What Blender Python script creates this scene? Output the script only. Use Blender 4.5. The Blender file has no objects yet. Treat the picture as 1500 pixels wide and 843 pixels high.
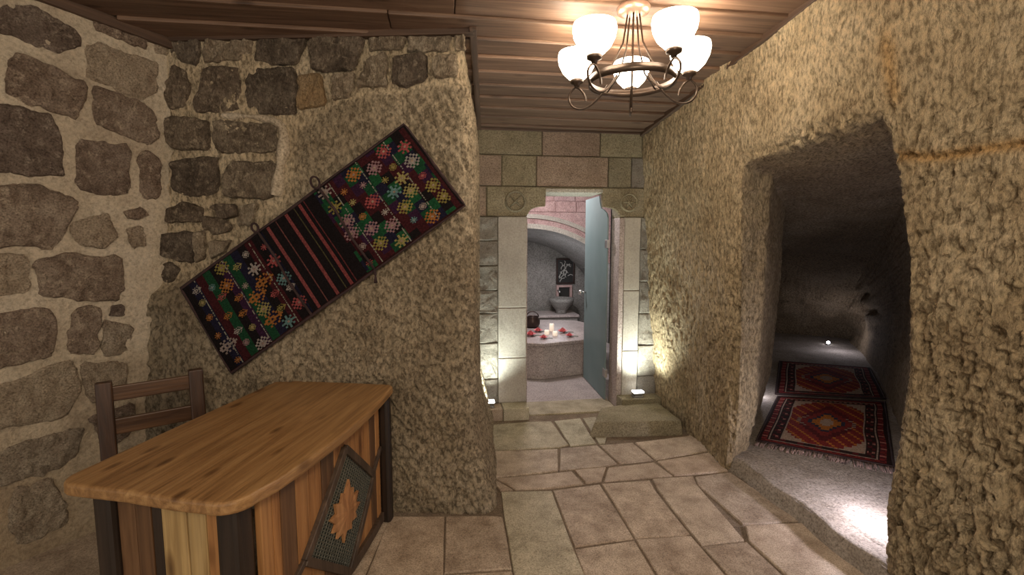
import bpy, bmesh, math, random
import numpy as np
from mathutils import Vector, Matrix

R = random.Random(7)
SC = bpy.context.scene
COL = SC.collection
PI = math.pi
TH = math.radians(8.0)              # the hall runs 8 degrees left of the camera's view
CT, ST = math.cos(TH), math.sin(TH)
F, PITCH, EYE = 708.0, math.atan(71.5 / 708.0), 1.6

# ------------------------------------------------------------------ camera, world, lights, exposure
cam_d = bpy.data.cameras.new('camera')
cam_d.sensor_width = 36.0
cam_d.lens = 36.0 * F / 1500.0
cam_d.clip_start = 0.05
cam = bpy.data.objects.new('camera', cam_d)
COL.objects.link(cam)
cam.location = (0, 0, EYE)
cam.rotation_euler = (PI / 2 - PITCH, 0, 0)
SC.camera = cam

w = bpy.data.worlds.new('world'); SC.world = w; w.use_nodes = True
w.node_tree.nodes['Background'].inputs[0].default_value = (1.0, 0.90, 0.77, 1)
w.node_tree.nodes['Background'].inputs[1].default_value = 0.85
SC.view_settings.view_transform = 'Standard'
SC.view_settings.look = 'None'
SC.view_settings.exposure = 0.0
SC.view_settings.gamma = 1.0
SC.view_settings.use_curve_mapping = False
SC.cycles.max_bounces = 8
SC.cycles.sample_clamp_indirect = 4.0


def hw(X, Y, z=0.0):                # hall coordinates -> world
    return Vector((X * CT - Y * ST, X * ST + Y * CT, z))


def wh(x, y):                       # world -> hall coordinates
    return (x * CT + y * ST, -x * ST + y * CT)


def lamp(name, kind, loc, energy, color, size=0.1, target=None, angle=90, blend=0.6):
    l = bpy.data.lights.new(name, kind)
    l.energy = energy; l.color = color
    if kind == 'AREA':
        l.size = size
    else:
        l.shadow_soft_size = size
    if kind == 'SPOT':
        l.spot_size = math.radians(angle); l.spot_blend = blend
    o = bpy.data.objects.new(name, l); COL.objects.link(o)
    o.location = loc
    if target is not None:
        o.rotation_euler = (Vector(target) - Vector(loc)).to_track_quat('-Z', 'Y').to_euler()
    return o


WARM = (1.0, 0.83, 0.62)
lamp('rear_fill', 'POINT', (0.1, -0.9, 2.35), 80, WARM, 0.25)  # unseen fill behind the camera, added to lift the room
lamp('overhead_fill', 'POINT', (0.55, 0.35, 2.5), 42, WARM, 0.12)  # unseen fill overhead, added to brighten the right wall
lamp('bath_lamp', 'POINT', hw(0.95, 5.6, 2.35), 90, (1.0, 0.91, 0.91), 0.15)
lamp('bath_inner_lamp', 'POINT', hw(1.7, 7.2, 1.0), 9, (0.95, 0.95, 1.0), 0.15)

# ------------------------------------------------------------------ numeric noise


def _hash(ix, iy, iz):
    with np.errstate(over='ignore'):
        h = ix.astype(np.uint32) * np.uint32(374761393) + iy.astype(np.uint32) * np.uint32(668265263) + iz.astype(np.uint32) * np.uint32(2246822519)
        h = (h ^ (h >> np.uint32(13))) * np.uint32(1274126177)
        h = h ^ (h >> np.uint32(16))
    return h.astype(np.float64) / 4294967295.0


def vnoise(P, sx=1.0, sy=None, sz=None):
    sy = sx if sy is None else sy
    sz = sx if sz is None else sz
    x = P[:, 0] * sx + 1000.3; y = P[:, 1] * sy + 1000.7; z = P[:, 2] * sz + 1000.1
    ix = np.floor(x).astype(np.int64); iy = np.floor(y).astype(np.int64); iz = np.floor(z).astype(np.int64)
    fx = x - ix; fy = y - iy; fz = z - iz
    fx = fx * fx * (3 - 2 * fx); fy = fy * fy * (3 - 2 * fy); fz = fz * fz * (3 - 2 * fz)
    r = 0
    for dx in (0, 1):
        wx = fx if dx else 1 - fx
        for dy in (0, 1):
            wy = fy if dy else 1 - fy
            for dz in (0, 1):
                wz = fz if dz else 1 - fz
                r = r + wx * wy * wz * _hash(ix + dx, iy + dy, iz + dz)
    return r - 0.5


def sst(a, b, x):
    t = np.clip((x - a) / (b - a), 0, 1)
    return t * t * (3 - 2 * t)


def chisel(P, tilt=0.0, k=1.0):
    Q = P.copy()
    Q[:, 0] += tilt * P[:, 2]; Q[:, 1] += tilt * P[:, 2]
    a = vnoise(Q, 30 * k, 30 * k, 11 * k)
    b = vnoise(Q + 7.7, 52 * k, 52 * k, 24 * k)
    c = vnoise(Q + 3.1, 95 * k, 95 * k, 55 * k)
    pit = sst(0.02, 0.30, a) * 1.5 + sst(0.05, 0.3, b) * 0.9
    return 0.4 - pit - np.abs(b) * 0.5 + c * 0.6


# ------------------------------------------------------------------ mesh helpers

def obj(name, verts, faces, mat, parent=None, smooth=False, M=None):
    me = bpy.data.meshes.new(name)
    me.from_pydata([tuple(v) for v in verts], [], [tuple(f) for f in faces])
    if smooth:
        me.polygons.foreach_set('use_smooth', [True] * len(me.polygons))
    me.update()
    o = bpy.data.objects.new(name, me); COL.objects.link(o)
    if mat:
        me.materials.append(mat)
    if parent is not None:
        o.parent = parent
    if M is not None:
        o.matrix_local = M
    return o


def fixn(o):
    bm = bmesh.new(); bm.from_mesh(o.data)
    bmesh.ops.recalc_face_normals(bm, faces=bm.faces)
    bm.to_mesh(o.data); bm.free()
    return o


def bevel(o, width=0.004, seg=2):
    m = o.modifiers.new('bevel', 'BEVEL'); m.width = width; m.segments = seg; m.limit_method = 'ANGLE'
    m.angle_limit = math.radians(40)
    return o


def thing(name, label, cat, loc=(0, 0, 0), rotz=0.0, group=None):
    o = bpy.data.objects.new(name, None); COL.objects.link(o)
    o.empty_display_size = 0.1
    o.location = loc; o.rotation_euler = (0, 0, rotz)
    o['label'] = label; o['category'] = cat
    if group:
        o['group'] = group
    return o


def tag(o, label, cat, group=None):
    o['label'] = label; o['category'] = cat
    if group:
        o['group'] = group
    return o


def struct(o):
    o['kind'] = 'structure'
    return o


BOXF = [(0, 3, 2, 1), (4, 5, 6, 7), (0, 1, 5, 4), (1, 2, 6, 5), (2, 3, 7, 6), (3, 0, 4, 7)]


class MB:
    def __init__(self):
        self.v = []; self.f = []

    def add(self, v, f):
        n = len(self.v)
        self.v += [tuple(p) for p in v]; self.f += [tuple(i + n for i in q) for q in f]
        return self

    def box(self, x0, x1, y0, y1, z0, z1):
        return self.add([(x0, y0, z0), (x1, y0, z0), (x1, y1, z0), (x0, y1, z0),
                         (x0, y0, z1), (x1, y0, z1), (x1, y1, z1), (x0, y1, z1)], BOXF)

    def hexa(self, a, b):           # two quads (bottom, top)
        return self.add(list(a) + list(b), BOXF)

    def prism(self, poly, z0, z1):
        n = len(poly)
        v = [(p[0], p[1], z0) for p in poly] + [(p[0], p[1], z1) for p in poly]
        f = [tuple(range(n - 1, -1, -1)), tuple(range(n, 2 * n))]
        f += [(i, (i + 1) % n, n + (i + 1) % n, n + i) for i in range(n)]
        return self.add(v, f)

    def tube(self, pts, rad, seg=8, closed=False):
        pts = [Vector(p) for p in pts]; n = len(pts)
        rads = rad if isinstance(rad, (list, tuple)) else [rad] * n
        v = []; f = []
        up = None
        for i, p in enumerate(pts):
            if closed:
                t = pts[(i + 1) % n] - pts[i - 1]
            else:
                t = pts[min(i + 1, n - 1)] - pts[max(i - 1, 0)]
            t.normalize()
            if up is None:
                up = Vector((0, 0, 1)) if abs(t.z) < 0.9 else Vector((1, 0, 0))
            a = t.cross(up)
            if a.length < 1e-4:
                a = t.orthogonal()
            a.normalize(); b = a.cross(t).normalized(); up = b
            for k in range(seg):
                an = 2 * PI * k / seg
                v.append(p + (a * math.cos(an) + b * math.sin(an)) * rads[i])
        m = n if closed else n - 1
        for i in range(m):
            j = (i + 1) % n
            for k in range(seg):
                l = (k + 1) % seg
                f.append((i * seg + k, i * seg + l, j * seg + l, j * seg + k))
        if not closed:
            f.append(tuple(range(seg - 1, -1, -1)))
            f.append(tuple((n - 1) * seg + k for k in range(seg)))
        return self.add(v, f)

    def lathe(self, prof, c=(0, 0, 0), seg=24):
        v = []; f = []
        for r, z in prof:
            for k in range(seg):
                a = 2 * PI * k / seg
                v.append((c[0] + r * math.cos(a), c[1] + r * math.sin(a), c[2] + z))
        for i in range(len(prof) - 1):
            for k in range(seg):
                l = (k + 1) % seg
                f.append((i * seg + k, i * seg + l, (i + 1) * seg + l, (i + 1) * seg + k))
        return self.add(v, f)

    def build(self, name, mat, parent=None, smooth=False, bev=0.0, M=None):
        o = obj(name, self.v, self.f, mat, parent, smooth, M)
        fixn(o)
        if bev:
            bevel(o, bev)
        return o


def grid_faces(n, m, wrap=False):
    i, j = np.meshgrid(np.arange(n - 1), np.arange(m if wrap else m - 1), indexing='ij')
    a = i * m + j; b = i * m + (j + 1) % m
    return np.stack([a, b, b + m, a + m], -1).reshape(-1, 4)


def fast_mesh(name, V, Fq, mat, parent=None, smooth=True):
    me = bpy.data.meshes.new(name)
    nv, nf = len(V), len(Fq)
    me.vertices.add(nv); me.vertices.foreach_set('co', np.asarray(V, np.float32).ravel())
    me.loops.add(nf * 4); me.loops.foreach_set('vertex_index', np.asarray(Fq, np.int32).ravel())
    me.polygons.add(nf)
    me.polygons.foreach_set('loop_start', np.arange(nf, dtype=np.int32) * 4)
    me.polygons.foreach_set('use_smooth', np.full(nf, smooth))
    me.update(calc_edges=True)
    me.validate()
    me.materials.append(mat)
    o = bpy.data.objects.new(name, me); COL.objects.link(o)
    if parent is not None:
        o.parent = parent
    return o


def roughen(o, fn, outward=None):
    """move every vertex along its normal by fn(coordinates); the relief is real geometry"""
    me = o.data; n = len(me.vertices)
    co = np.empty(n * 3, np.float32); me.vertices.foreach_get('co', co); co = co.reshape(-1, 3).astype(np.float64)
    no = np.empty(n * 3, np.float32); me.vertices.foreach_get('normal', no); no = no.reshape(-1, 3)
    co = co + no * fn(co)[:, None]
    me.vertices.foreach_set('co', co.astype(np.float32).ravel()); me.update()
    return o


def set_col(o, C, domain='POINT', name='tint'):
    at = o.data.color_attributes.new(name, 'FLOAT_COLOR', domain) if domain == 'POINT' else o.data.attributes.new(name, 'FLOAT_COLOR', domain)
    C = np.asarray(C, np.float32)
    if C.shape[1] == 3:
        C = np.concatenate([C, np.ones((len(C), 1), np.float32)], 1)
    at.data.foreach_set('color', C.ravel())


# ------------------------------------------------------------------ materials

def nodes(name):
    m = bpy.data.materials.new(name); m.use_nodes = True
    nt = m.node_tree
    return m, nt, nt.nodes['Principled BSDF']


def N(nt, t, **kw):
    n = nt.nodes.new(t)
    for k, v in kw.items():
        if k in n.inputs:
            n.inputs[k].default_value = v
        else:
            setattr(n, k, v)
    return n


def ramp(nt, fac, stops):
    r = nt.nodes.new('ShaderNodeValToRGB')
    e = r.color_ramp.elements
    while len(e) < len(stops):
        e.new(0.5)
    for i, (p, c) in enumerate(stops):
        e[i].position = p; e[i].color = (c[0], c[1], c[2], 1)
    nt.links.new(fac, r.inputs[0])
    return r


def coords(nt, scale=(1, 1, 1), rand=True, rot=(0, 0, 0)):
    tc = nt.nodes.new('ShaderNodeTexCoord')
    mp = nt.nodes.new('ShaderNodeMapping'); mp.inputs['Scale'].default_value = scale; mp.inputs['Rotation'].default_value = rot
    nt.links.new(tc.outputs['Object'], mp.inputs['Vector'])
    if rand:
        oi = nt.nodes.new('ShaderNodeObjectInfo')
        mu = N(nt, 'ShaderNodeMath', operation='MULTIPLY'); mu.inputs[1].default_value = 37.0
        nt.links.new(oi.outputs['Random'], mu.inputs[0])
        cb = nt.nodes.new('ShaderNodeCombineXYZ')
        for i in range(3):
            nt.links.new(mu.outputs[0], cb.inputs[i])
        nt.links.new(cb.outputs[0], mp.inputs['Location'])
    return mp.outputs[0]


def mixc(nt, a, b, fac, mode='MIX'):
    m = nt.nodes.new('ShaderNodeMix'); m.data_type = 'RGBA'; m.blend_type = mode
    for s, v in ((m.inputs[0], fac), (m.inputs[6], a), (m.inputs[7], b)):
        if hasattr(v, 'is_linked'):
            nt.links.new(v, s)
        elif isinstance(v, (int, float)):
            s.default_value = v
        else:
            s.default_value = (v[0], v[1], v[2], 1)
    return m.outputs[2]


def rock(name, dark, mid, light, scale=1.0, bump=0.5, stretch=(1, 1, 0.35), tint=None, rand=False, rough=0.92, objvar=0.0, fine=0.8, flecks=None, grain=0.16, tilt=(0, 0, 0)):
    m, nt, b = nodes(name)
    v = coords(nt, (1, 1, 1), rand)
    vs = coords(nt, stretch, rand, tilt)
    n1 = N(nt, 'ShaderNodeTexNoise', Scale=2.2 * scale, Detail=6.0, Roughness=0.65); nt.links.new(v, n1.inputs['Vector'])
    n2 = N(nt, 'ShaderNodeTexNoise', Scale=46.0 * scale, Detail=5.0, Roughness=0.7); nt.links.new(vs, n2.inputs['Vector'])
    c1 = ramp(nt, n1.outputs['Fac'], [(0.3, dark), (0.5, mid), (0.7, light)])
    c2 = ramp(nt, n2.outputs['Fac'], [(0.5 - grain, (0.36, 0.33, 0.29)), (0.5, (0.98, 0.97, 0.96)), (0.5 + grain, (1.40, 1.37, 1.32))])
    col = c1.outputs[0]
    if flecks:
        nf = N(nt, 'ShaderNodeTexNoise', Scale=9.0 * scale, Detail=8.0, Roughness=0.75); nt.links.new(v, nf.inputs['Vector'])
        rf = ramp(nt, nf.outputs['Fac'], [(0.52, (0, 0, 0)), (0.62, (1, 1, 1))])
        nd = ramp(nt, nf.outputs['Fac'], [(0.34, (0.55, 0.5, 0.47)), (0.46, (1, 1, 1))])
        col = mixc(nt, col, nd.outputs[0], 0.8, 'MULTIPLY')
        col = mixc(nt, col, flecks, rf.outputs[0])
    col = mixc(nt, col, c2.outputs[0], fine, 'MULTIPLY')
    if tint:
        at = N(nt, 'ShaderNodeAttribute', attribute_name=tint)
        col = mixc(nt, col, at.outputs['Color'], 1.0, 'MULTIPLY')
    if objvar:
        oi = nt.nodes.new('ShaderNodeObjectInfo')
        r = ramp(nt, oi.outputs['Random'], [(0.0, (1 - objvar, 1 - objvar, 1 - objvar * 0.9)), (0.5, (1, 0.96, 0.93)), (1.0, (1 + objvar * 0.6, 1 + objvar * 0.6, 1 + objvar * 0.5))])
        col = mixc(nt, col, r.outputs[0], 1.0, 'MULTIPLY')
    nt.links.new(col, b.inputs['Base Color'])
    b.inputs['Roughness'].default_value = rough
    b.inputs['Specular IOR Level'].default_value = 0.2
    bp = N(nt, 'ShaderNodeBump', Strength=min(1.0, bump * 1.3), Distance=0.03)
    n3 = N(nt, 'ShaderNodeTexNoise', Scale=30.0 * scale, Detail=7.0, Roughness=0.72); nt.links.new(vs, n3.inputs['Vector'])
    nt.links.new(n3.outputs['Fac'], bp.inputs['Height'])
    n4 = N(nt, 'ShaderNodeTexNoise', Scale=95.0 * scale ** 0.5, Detail=4.0, Roughness=0.7); nt.links.new(vs, n4.inputs['Vector'])
    bp2 = N(nt, 'ShaderNodeBump', Strength=min(1.0, bump * 1.3), Distance=0.014)
    nt.links.new(n4.outputs['Fac'], bp2.inputs['Height']); nt.links.new(bp.outputs[0], bp2.inputs['Normal'])
    nt.links.new(bp2.outputs[0], b.inputs['Normal'])
    return m


def wood(name, dark, mid, light, axis=0, scale=1.0, rough=0.5, knots=True, objvar=0.15, bump=0.15):
    m, nt, b = nodes(name)
    s = [14.0 * scale] * 3; s[axis] = 0.9 * scale
    v = coords(nt, tuple(s), True)
    n1 = N(nt, 'ShaderNodeTexNoise', Scale=1.0, Detail=5.0, Roughness=0.6, Distortion=1.4); nt.links.new(v, n1.inputs['Vector'])
    s2 = [70.0 * scale] * 3; s2[axis] = 2.5 * scale
    v2 = coords(nt, tuple(s2), True)
    n2 = N(nt, 'ShaderNodeTexNoise', Scale=1.0, Detail=3.0, Roughness=0.6); nt.links.new(v2, n2.inputs['Vector'])
    c1 = ramp(nt, n1.outputs['Fac'], [(0.28, dark), (0.5, mid), (0.72, light)])
    c2 = ramp(nt, n2.outputs['Fac'], [(0.3, (0.62, 0.58, 0.55)), (0.55, (1, 1, 1)), (0.8, (1.1, 1.1, 1.1))])
    col = mixc(nt, c1.outputs[0], c2.outputs[0], 0.75, 'MULTIPLY')
    if knots:
        s3 = [9.0 * scale] * 3; s3[axis] = 3.2 * scale
        v3 = coords(nt, tuple(s3), True)
        vo = N(nt, 'ShaderNodeTexVoronoi', Scale=1.0); nt.links.new(v3, vo.inputs['Vector'])
        kr = ramp(nt, vo.outputs['Distance'], [(0.0, (0.22, 0.16, 0.12)), (0.10, (0.45, 0.38, 0.32)), (0.2, (1, 1, 1))])
        col = mixc(nt, col, kr.outputs[0], 0.85, 'MULTIPLY')
    oi = nt.nodes.new('ShaderNodeObjectInfo')
    r = ramp(nt, oi.outputs['Random'], [(0.0, (1 - objvar, 1 - objvar, 1 - objvar)), (1.0, (1 + objvar * .5, 1 + objvar * .5, 1 + objvar * .5))])
    col = mixc(nt, col, r.outputs[0], 1.0, 'MULTIPLY')
    nt.links.new(col, b.inputs['Base Color'])
    b.inputs['Roughness'].default_value = rough
    bp = N(nt, 'ShaderNodeBump', Strength=bump, Distance=0.01)
    nt.links.new(n2.outputs['Fac'], bp.inputs['Height']); nt.links.new(bp.outputs[0], b.inputs['Normal'])
    return m


def plain(name, c, rough=0.5, metal=0.0, emit=None, power=0.0, var=0.12):
    m, nt, b = nodes(name)
    v = coords(nt, (1, 1, 1), True)
    n1 = N(nt, 'ShaderNodeTexNoise', Scale=24.0, Detail=3.0); nt.links.new(v, n1.inputs['Vector'])
    r = ramp(nt, n1.outputs['Fac'], [(0.3, [x * (1 - var) for x in c]), (0.7, [x * (1 + var) for x in c])])
    nt.links.new(r.outputs[0], b.inputs['Base Color'])
    b.inputs['Roughness'].default_value = rough; b.inputs['Metallic'].default_value = metal
    if emit:
        b.inputs['Emission Color'].default_value = (*emit, 1); b.inputs['Emission Strength'].default_value = power
    return m


def woven(name, rough=0.95, gain=1.0):
    m, nt, b = nodes(name)
    at = N(nt, 'ShaderNodeAttribute', attribute_name='weave')
    v = coords(nt, (1, 1, 1), False)
    n1 = N(nt, 'ShaderNodeTexNoise', Scale=320.0, Detail=2.0); nt.links.new(v, n1.inputs['Vector'])
    r = ramp(nt, n1.outputs['Fac'], [(0.3, (0.6, 0.6, 0.6)), (0.7, (1.3, 1.3, 1.3))])
    nt.links.new(mixc(nt, at.outputs['Color'], r.outputs[0], 0.8, 'MULTIPLY'), b.inputs['Base Color'])
    b.inputs['Roughness'].default_value = rough
    b.inputs['Specular IOR Level'].default_value = 0.1
    bp = N(nt, 'ShaderNodeBump', Strength=0.4, Distance=0.004)
    nt.links.new(n1.outputs['Fac'], bp.inputs['Height']); nt.links.new(bp.outputs[0], b.inputs['Normal'])
    return m


M_ROCK_R = rock('carved_tuff_wall', (0.38, 0.29, 0.18), (0.49, 0.39, 0.25), (0.58, 0.48, 0.33), 1.2, 0.9, (1, 1, 0.45), tint='tint', grain=0.11)
M_ROCK_B = rock('chiselled_tuff', (0.34, 0.27, 0.185), (0.45, 0.37, 0.26), (0.54, 0.455, 0.335), 1.15, 1.0, (1, 1, 0.55), tint='tint', grain=0.10, tilt=(0, 0.5, 0))
M_MORTAR = rock('lime_mortar', (0.42, 0.34, 0.25), (0.56, 0.475, 0.36), (0.64, 0.56, 0.445), 1.2, 0.45, (1, 1, 1), tint='tint', fine=0.45)
M_STONE = rock('brown_fieldstone', (0.20, 0.148, 0.115), (0.31, 0.237, 0.185), (0.43, 0.35, 0.285), 2.6, 0.7, (1, 1, 1), rand=True, objvar=0.3, flecks=(0.50, 0.41, 0.32))
M_STONE_P = rock('pale_fieldstone', (0.38, 0.30, 0.225), (0.50, 0.415, 0.315), (0.58, 0.50, 0.39), 2.6, 0.7, (1, 1, 1), rand=True, objvar=0.12, flecks=(0.56, 0.48, 0.37))
M_STONE_K = rock('grey_brown_rubble', (0.12, 0.095, 0.07), (0.215, 0.17, 0.128), (0.35, 0.29, 0.22), 3.0, 1.0, (1, 1, 0.45), rand=True, objvar=0.25, flecks=(0.42, 0.35, 0.26))
M_STONE_KP = rock('pale_rubble', (0.22, 0.175, 0.125), (0.35, 0.285, 0.21), (0.47, 0.40, 0.305), 3.0, 1.0, (1, 1, 0.45), rand=True, objvar=0.15, flecks=(0.56, 0.48, 0.37))
M_ASHLAR_G = rock('grey_green_ashlar', (0.20, 0.18, 0.125), (0.26, 0.235, 0.165), (0.31, 0.28, 0.205), 2.0, 0.3, (1, 1, 1), rand=True, objvar=0.15)
M_ASHLAR_R = rock('reddish_ashlar', (0.22, 0.17, 0.135), (0.28, 0.22, 0.175), (0.33, 0.265, 0.215), 2.0, 0.3, (1, 1, 1), rand=True, objvar=0.12)
M_ASHLAR_S = rock('smooth_grey_ashlar', (0.35, 0.325, 0.29), (0.41, 0.385, 0.345), (0.46, 0.435, 0.39), 1.5, 0.12, (1, 1, 1), rand=True, objvar=0.06, fine=0.3)
M_ASHLAR_W = rock('weathered_ashlar', (0.36, 0.34, 0.30), (0.48, 0.455, 0.41), (0.56, 0.53, 0.48), 2.5, 1.0, (1, 1, 2.4), rand=True, objvar=0.08, flecks=(0.5, 0.47, 0.42))
M_SLAB = rock('travertine_slab', (0.26, 0.20, 0.15), (0.42, 0.345, 0.27), (0.56, 0.475, 0.385), 3.0, 0.10, (1, 1, 1), rand=True, rough=0.55, objvar=0.12)
M_SLAB_G = rock('greenish_slab', (0.27, 0.245, 0.175), (0.42, 0.385, 0.29), (0.54, 0.50, 0.39), 3.0, 0.10, (1, 1, 1), rand=True, rough=0.55, objvar=0.1)
M_JOINT = rock('floor_joint', (0.17, 0.13, 0.095), (0.23, 0.18, 0.135), (0.29, 0.235, 0.175), 3.0, 0.3, (1, 1, 1))
M_BENCH = rock('worn_step_rock', (0.25, 0.215, 0.18), (0.33, 0.29, 0.25), (0.41, 0.365, 0.325), 1.6, 0.35, (1, 1, 1))
M_PINK = rock('pink_bath_stone', (0.40, 0.27, 0.27), (0.50, 0.36, 0.36), (0.58, 0.45, 0.45), 2.2, 0.3, (1, 1, 1), rand=True, objvar=0.15)
M_BATH = rock('grey_bath_plaster', (0.20, 0.20, 0.19), (0.26, 0.255, 0.245), (0.31, 0.30, 0.29), 1.4, 0.3, (1, 1, 1))
M_MARBLE = rock('grey_pink_marble', (0.36, 0.31, 0.31), (0.45, 0.40, 0.395), (0.54, 0.49, 0.48), 1.5, 0.08, (1, 1, 1), rough=0.4)
M_PALE = rock('pale_arch_stone', (0.38, 0.36, 0.32), (0.48, 0.46, 0.41), (0.55, 0.53, 0.48), 2.0, 0.3, (1, 1, 1))
M_BOARD = wood('ceiling_board', (0.085, 0.045, 0.027), (0.15, 0.085, 0.052), (0.235, 0.145, 0.095), 0, 1.0, 0.55, True, 0.25)
M_TRIM = wood('dark_trim_wood', (0.045, 0.024, 0.014), (0.075, 0.04, 0.023), (0.11, 0.06, 0.035), 0, 1.0, 0.6, False, 0.1)
M_TOP = wood('desk_top_wood', (0.20, 0.10, 0.036), (0.33, 0.18, 0.07), (0.45, 0.27, 0.115), 1, 1.1, 0.42, True, 0.05)
M_PLANK_Y = wood('yellow_plank', (0.32, 0.19, 0.07), (0.45, 0.30, 0.125), (0.54, 0.38, 0.18), 2, 0.8, 0.5, True, 0.1)
M_PLANK_O = wood('orange_plank', (0.24, 0.10, 0.03), (0.42, 0.20, 0.07), (0.52, 0.28, 0.11), 2, 0.8, 0.5, True, 0.15)
M_PLANK_B = wood('brown_plank', (0.06, 0.03, 0.014), (0.13, 0.065, 0.03), (0.21, 0.11, 0.05), 2, 0.8, 0.5, True, 0.15)
M_POST = wood('black_brown_post', (0.014, 0.009, 0.007), (0.028, 0.018, 0.013), (0.05, 0.032, 0.022), 2, 0.8, 0.45, False, 0.1)
M_BAR = wood('lattice_bar_wood', (0.035, 0.022, 0.014), (0.07, 0.045, 0.03), (0.12, 0.08, 0.053), 2, 1.0, 0.5, False, 0.1)
M_CHAIR = wood('chair_wood', (0.024, 0.010, 0.005), (0.05, 0.022, 0.011), (0.09, 0.042, 0.021), 2, 1.0, 0.42, False, 0.15)
M_SLAT = wood('chair_slat_wood', (0.035, 0.014, 0.006), (0.085, 0.04, 0.018), (0.16, 0.08, 0.037), 0, 1.3, 0.42, False, 0.1)
M_RUSH = wood('rush_seat', (0.14, 0.09, 0.04), (0.24, 0.16, 0.075), (0.33, 0.23, 0.11), 0, 3.0, 0.8, False, 0.1)
M_MESH = plain('perforated_backing', (0.05, 0.055, 0.045), 0.7)
M_WIRE = plain('dull_wire', (0.15, 0.155, 0.13), 0.45, 0.4)
M_LEAF = wood('carved_leaf_wood', (0.26, 0.11, 0.04), (0.42, 0.20, 0.08), (0.50, 0.27, 0.12), 2, 1.0, 0.5, False, 0.05)
M_IRON = plain('bronze_iron', (0.075, 0.052, 0.038), 0.35, 0.75)
M_CANOPY = plain('copper_canopy', (0.42, 0.27, 0.2), 0.35, 0.6)
M_SHADE = plain('lit_opal_glass', (0.9, 0.88, 0.84), 0.3, 0.0, (1.0, 0.85, 0.66), 19.0, 0.02)
M_LED = plain('lit_led_strip', (0.9, 0.9, 0.9), 0.4, 0.0, (1.0, 1.0, 0.95), 9.0, 0.02)
M_LEDV = plain('lit_violet_led', (0.9, 0.9, 0.95), 0.4, 0.0, (0.93, 0.9, 1.0), 25.0, 0.02)
M_FIX = plain('fixture_grey', (0.22, 0.21, 0.19), 0.45, 0.3)
M_STEEL = plain('brushed_steel', (0.6, 0.6, 0.6), 0.3, 0.9)
M_JAMB = rock('pinkish_jamb', (0.34, 0.28, 0.265), (0.40, 0.335, 0.32), (0.45, 0.385, 0.37), 1.5, 0.1, (1, 1, 1), rough=0.5)
M_WEAVE = woven('woven_wool')
M_BRAID = plain('dark_braid', (0.035, 0.018, 0.018), 0.95, var=0.4)
M_POT = plain('dark_copper', (0.05, 0.03, 0.026), 0.35, 0.5)
M_ROSE = plain('pink_petal', (0.72, 0.22, 0.24), 0.6)
M_WHITE = plain('white_wax', (0.85, 0.78, 0.7), 0.5, 0.0, (1, 0.8, 0.6), 0.5)
M_GREEN = plain('leaf_green', (0.06, 0.09, 0.04), 0.6)
M_PANEL = plain('black_panel', (0.02, 0.02, 0.02), 0.4)
M_PALEPAINT = plain('pale_paint', (0.4, 0.4, 0.38), 0.6)


def frosted():
    m = bpy.data.materials.new('frosted_glass'); m.use_nodes = True
    nt = m.node_tree; nt.nodes.clear()
    out = nt.nodes.new('ShaderNodeOutputMaterial')
    v = coords(nt, (1, 1, 1), False)
    n1 = N(nt, 'ShaderNodeTexNoise', Scale=3.0, Detail=2.0); nt.links.new(v, n1.inputs['Vector'])
    r = ramp(nt, n1.outputs['Fac'], [(0.3, (0.30, 0.40, 0.41)), (0.7, (0.36, 0.46, 0.47))])
    d = nt.nodes.new('ShaderNodeBsdfDiffuse'); t = nt.nodes.new('ShaderNodeBsdfTranslucent')
    g = N(nt, 'ShaderNodeBsdfGlossy', Roughness=0.35)
    nt.links.new(r.outputs[0], d.inputs['Color']); nt.links.new(r.outputs[0], t.inputs['Color'])
    m1 = nt.nodes.new('ShaderNodeMixShader'); m1.inputs[0].default_value = 0.5
    nt.links.new(d.outputs[0], m1.inputs[1]); nt.links.new(t.outputs[0], m1.inputs[2])
    m2 = nt.nodes.new('ShaderNodeMixShader'); m2.inputs[0].default_value = 0.08
    nt.links.new(m1.outputs[0], m2.inputs[1]); nt.links.new(g.outputs[0], m2.inputs[2])
    nt.links.new(m2.outputs[0], out.inputs['Surface'])
    return m


M_GLASS = frosted()

# ------------------------------------------------------------------ measuring on the photograph's real planes
CP, SP = math.cos(PITCH), math.sin(PITCH)


def ray(px, py):
    u = (px - 750.0) / F; v = (py - 421.5) / F
    return Vector((u, CP - v * SP, -SP - v * CP))


def on_floor(px, py, z=0.0):
    d = ray(px, py); t = (z - EYE) / d.z
    return Vector((d.x * t, d.y * t, z))


class Plane:
    """a real wall plane: point o, axis a (along), axis b (up), normal n toward the room"""
    def __init__(self, o, a, b):
        self.o = Vector(o); self.a = Vector(a).normalized()
        b = Vector(b); self.b = (b - self.a * b.dot(self.a)).normalized()
        self.n = self.a.cross(self.b)
        if self.n.dot(Vector((0, 0, EYE)) - self.o) < 0:
            self.n = -self.n

    def hit(self, px, py):
        d = ray(px, py); e = Vector((0, 0, EYE))
        p = e + d * ((self.o - e).dot(self.n) / d.dot(self.n))
        q = p - self.o
        return (q.dot(self.a), q.dot(self.b))

    def at(self, s, t, h=0.0):
        return self.o + self.a * s + self.b * t + self.n * h


def zceil(Y):                       # the ceiling falls gently toward the back
    return 2.72 - 0.1 * (Y - 2.7)


# left wall: turned about 32 degrees from the view axis and leaning outward at its foot
def lw_x(y, z):
    return -1.87 - 0.62 * (2.78 - y) - 0.09 * (2.72 - z)


P_LEFT = Plane((lw_x(2.78, 0), 2.78, 0), (lw_x(1.78, 0) - lw_x(2.78, 0), -1, 0), (lw_x(2.78, 1) - lw_x(2.78, 0), 0, 1))


def blk_y(x):
    return 2.71 - 0.035 * x


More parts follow.
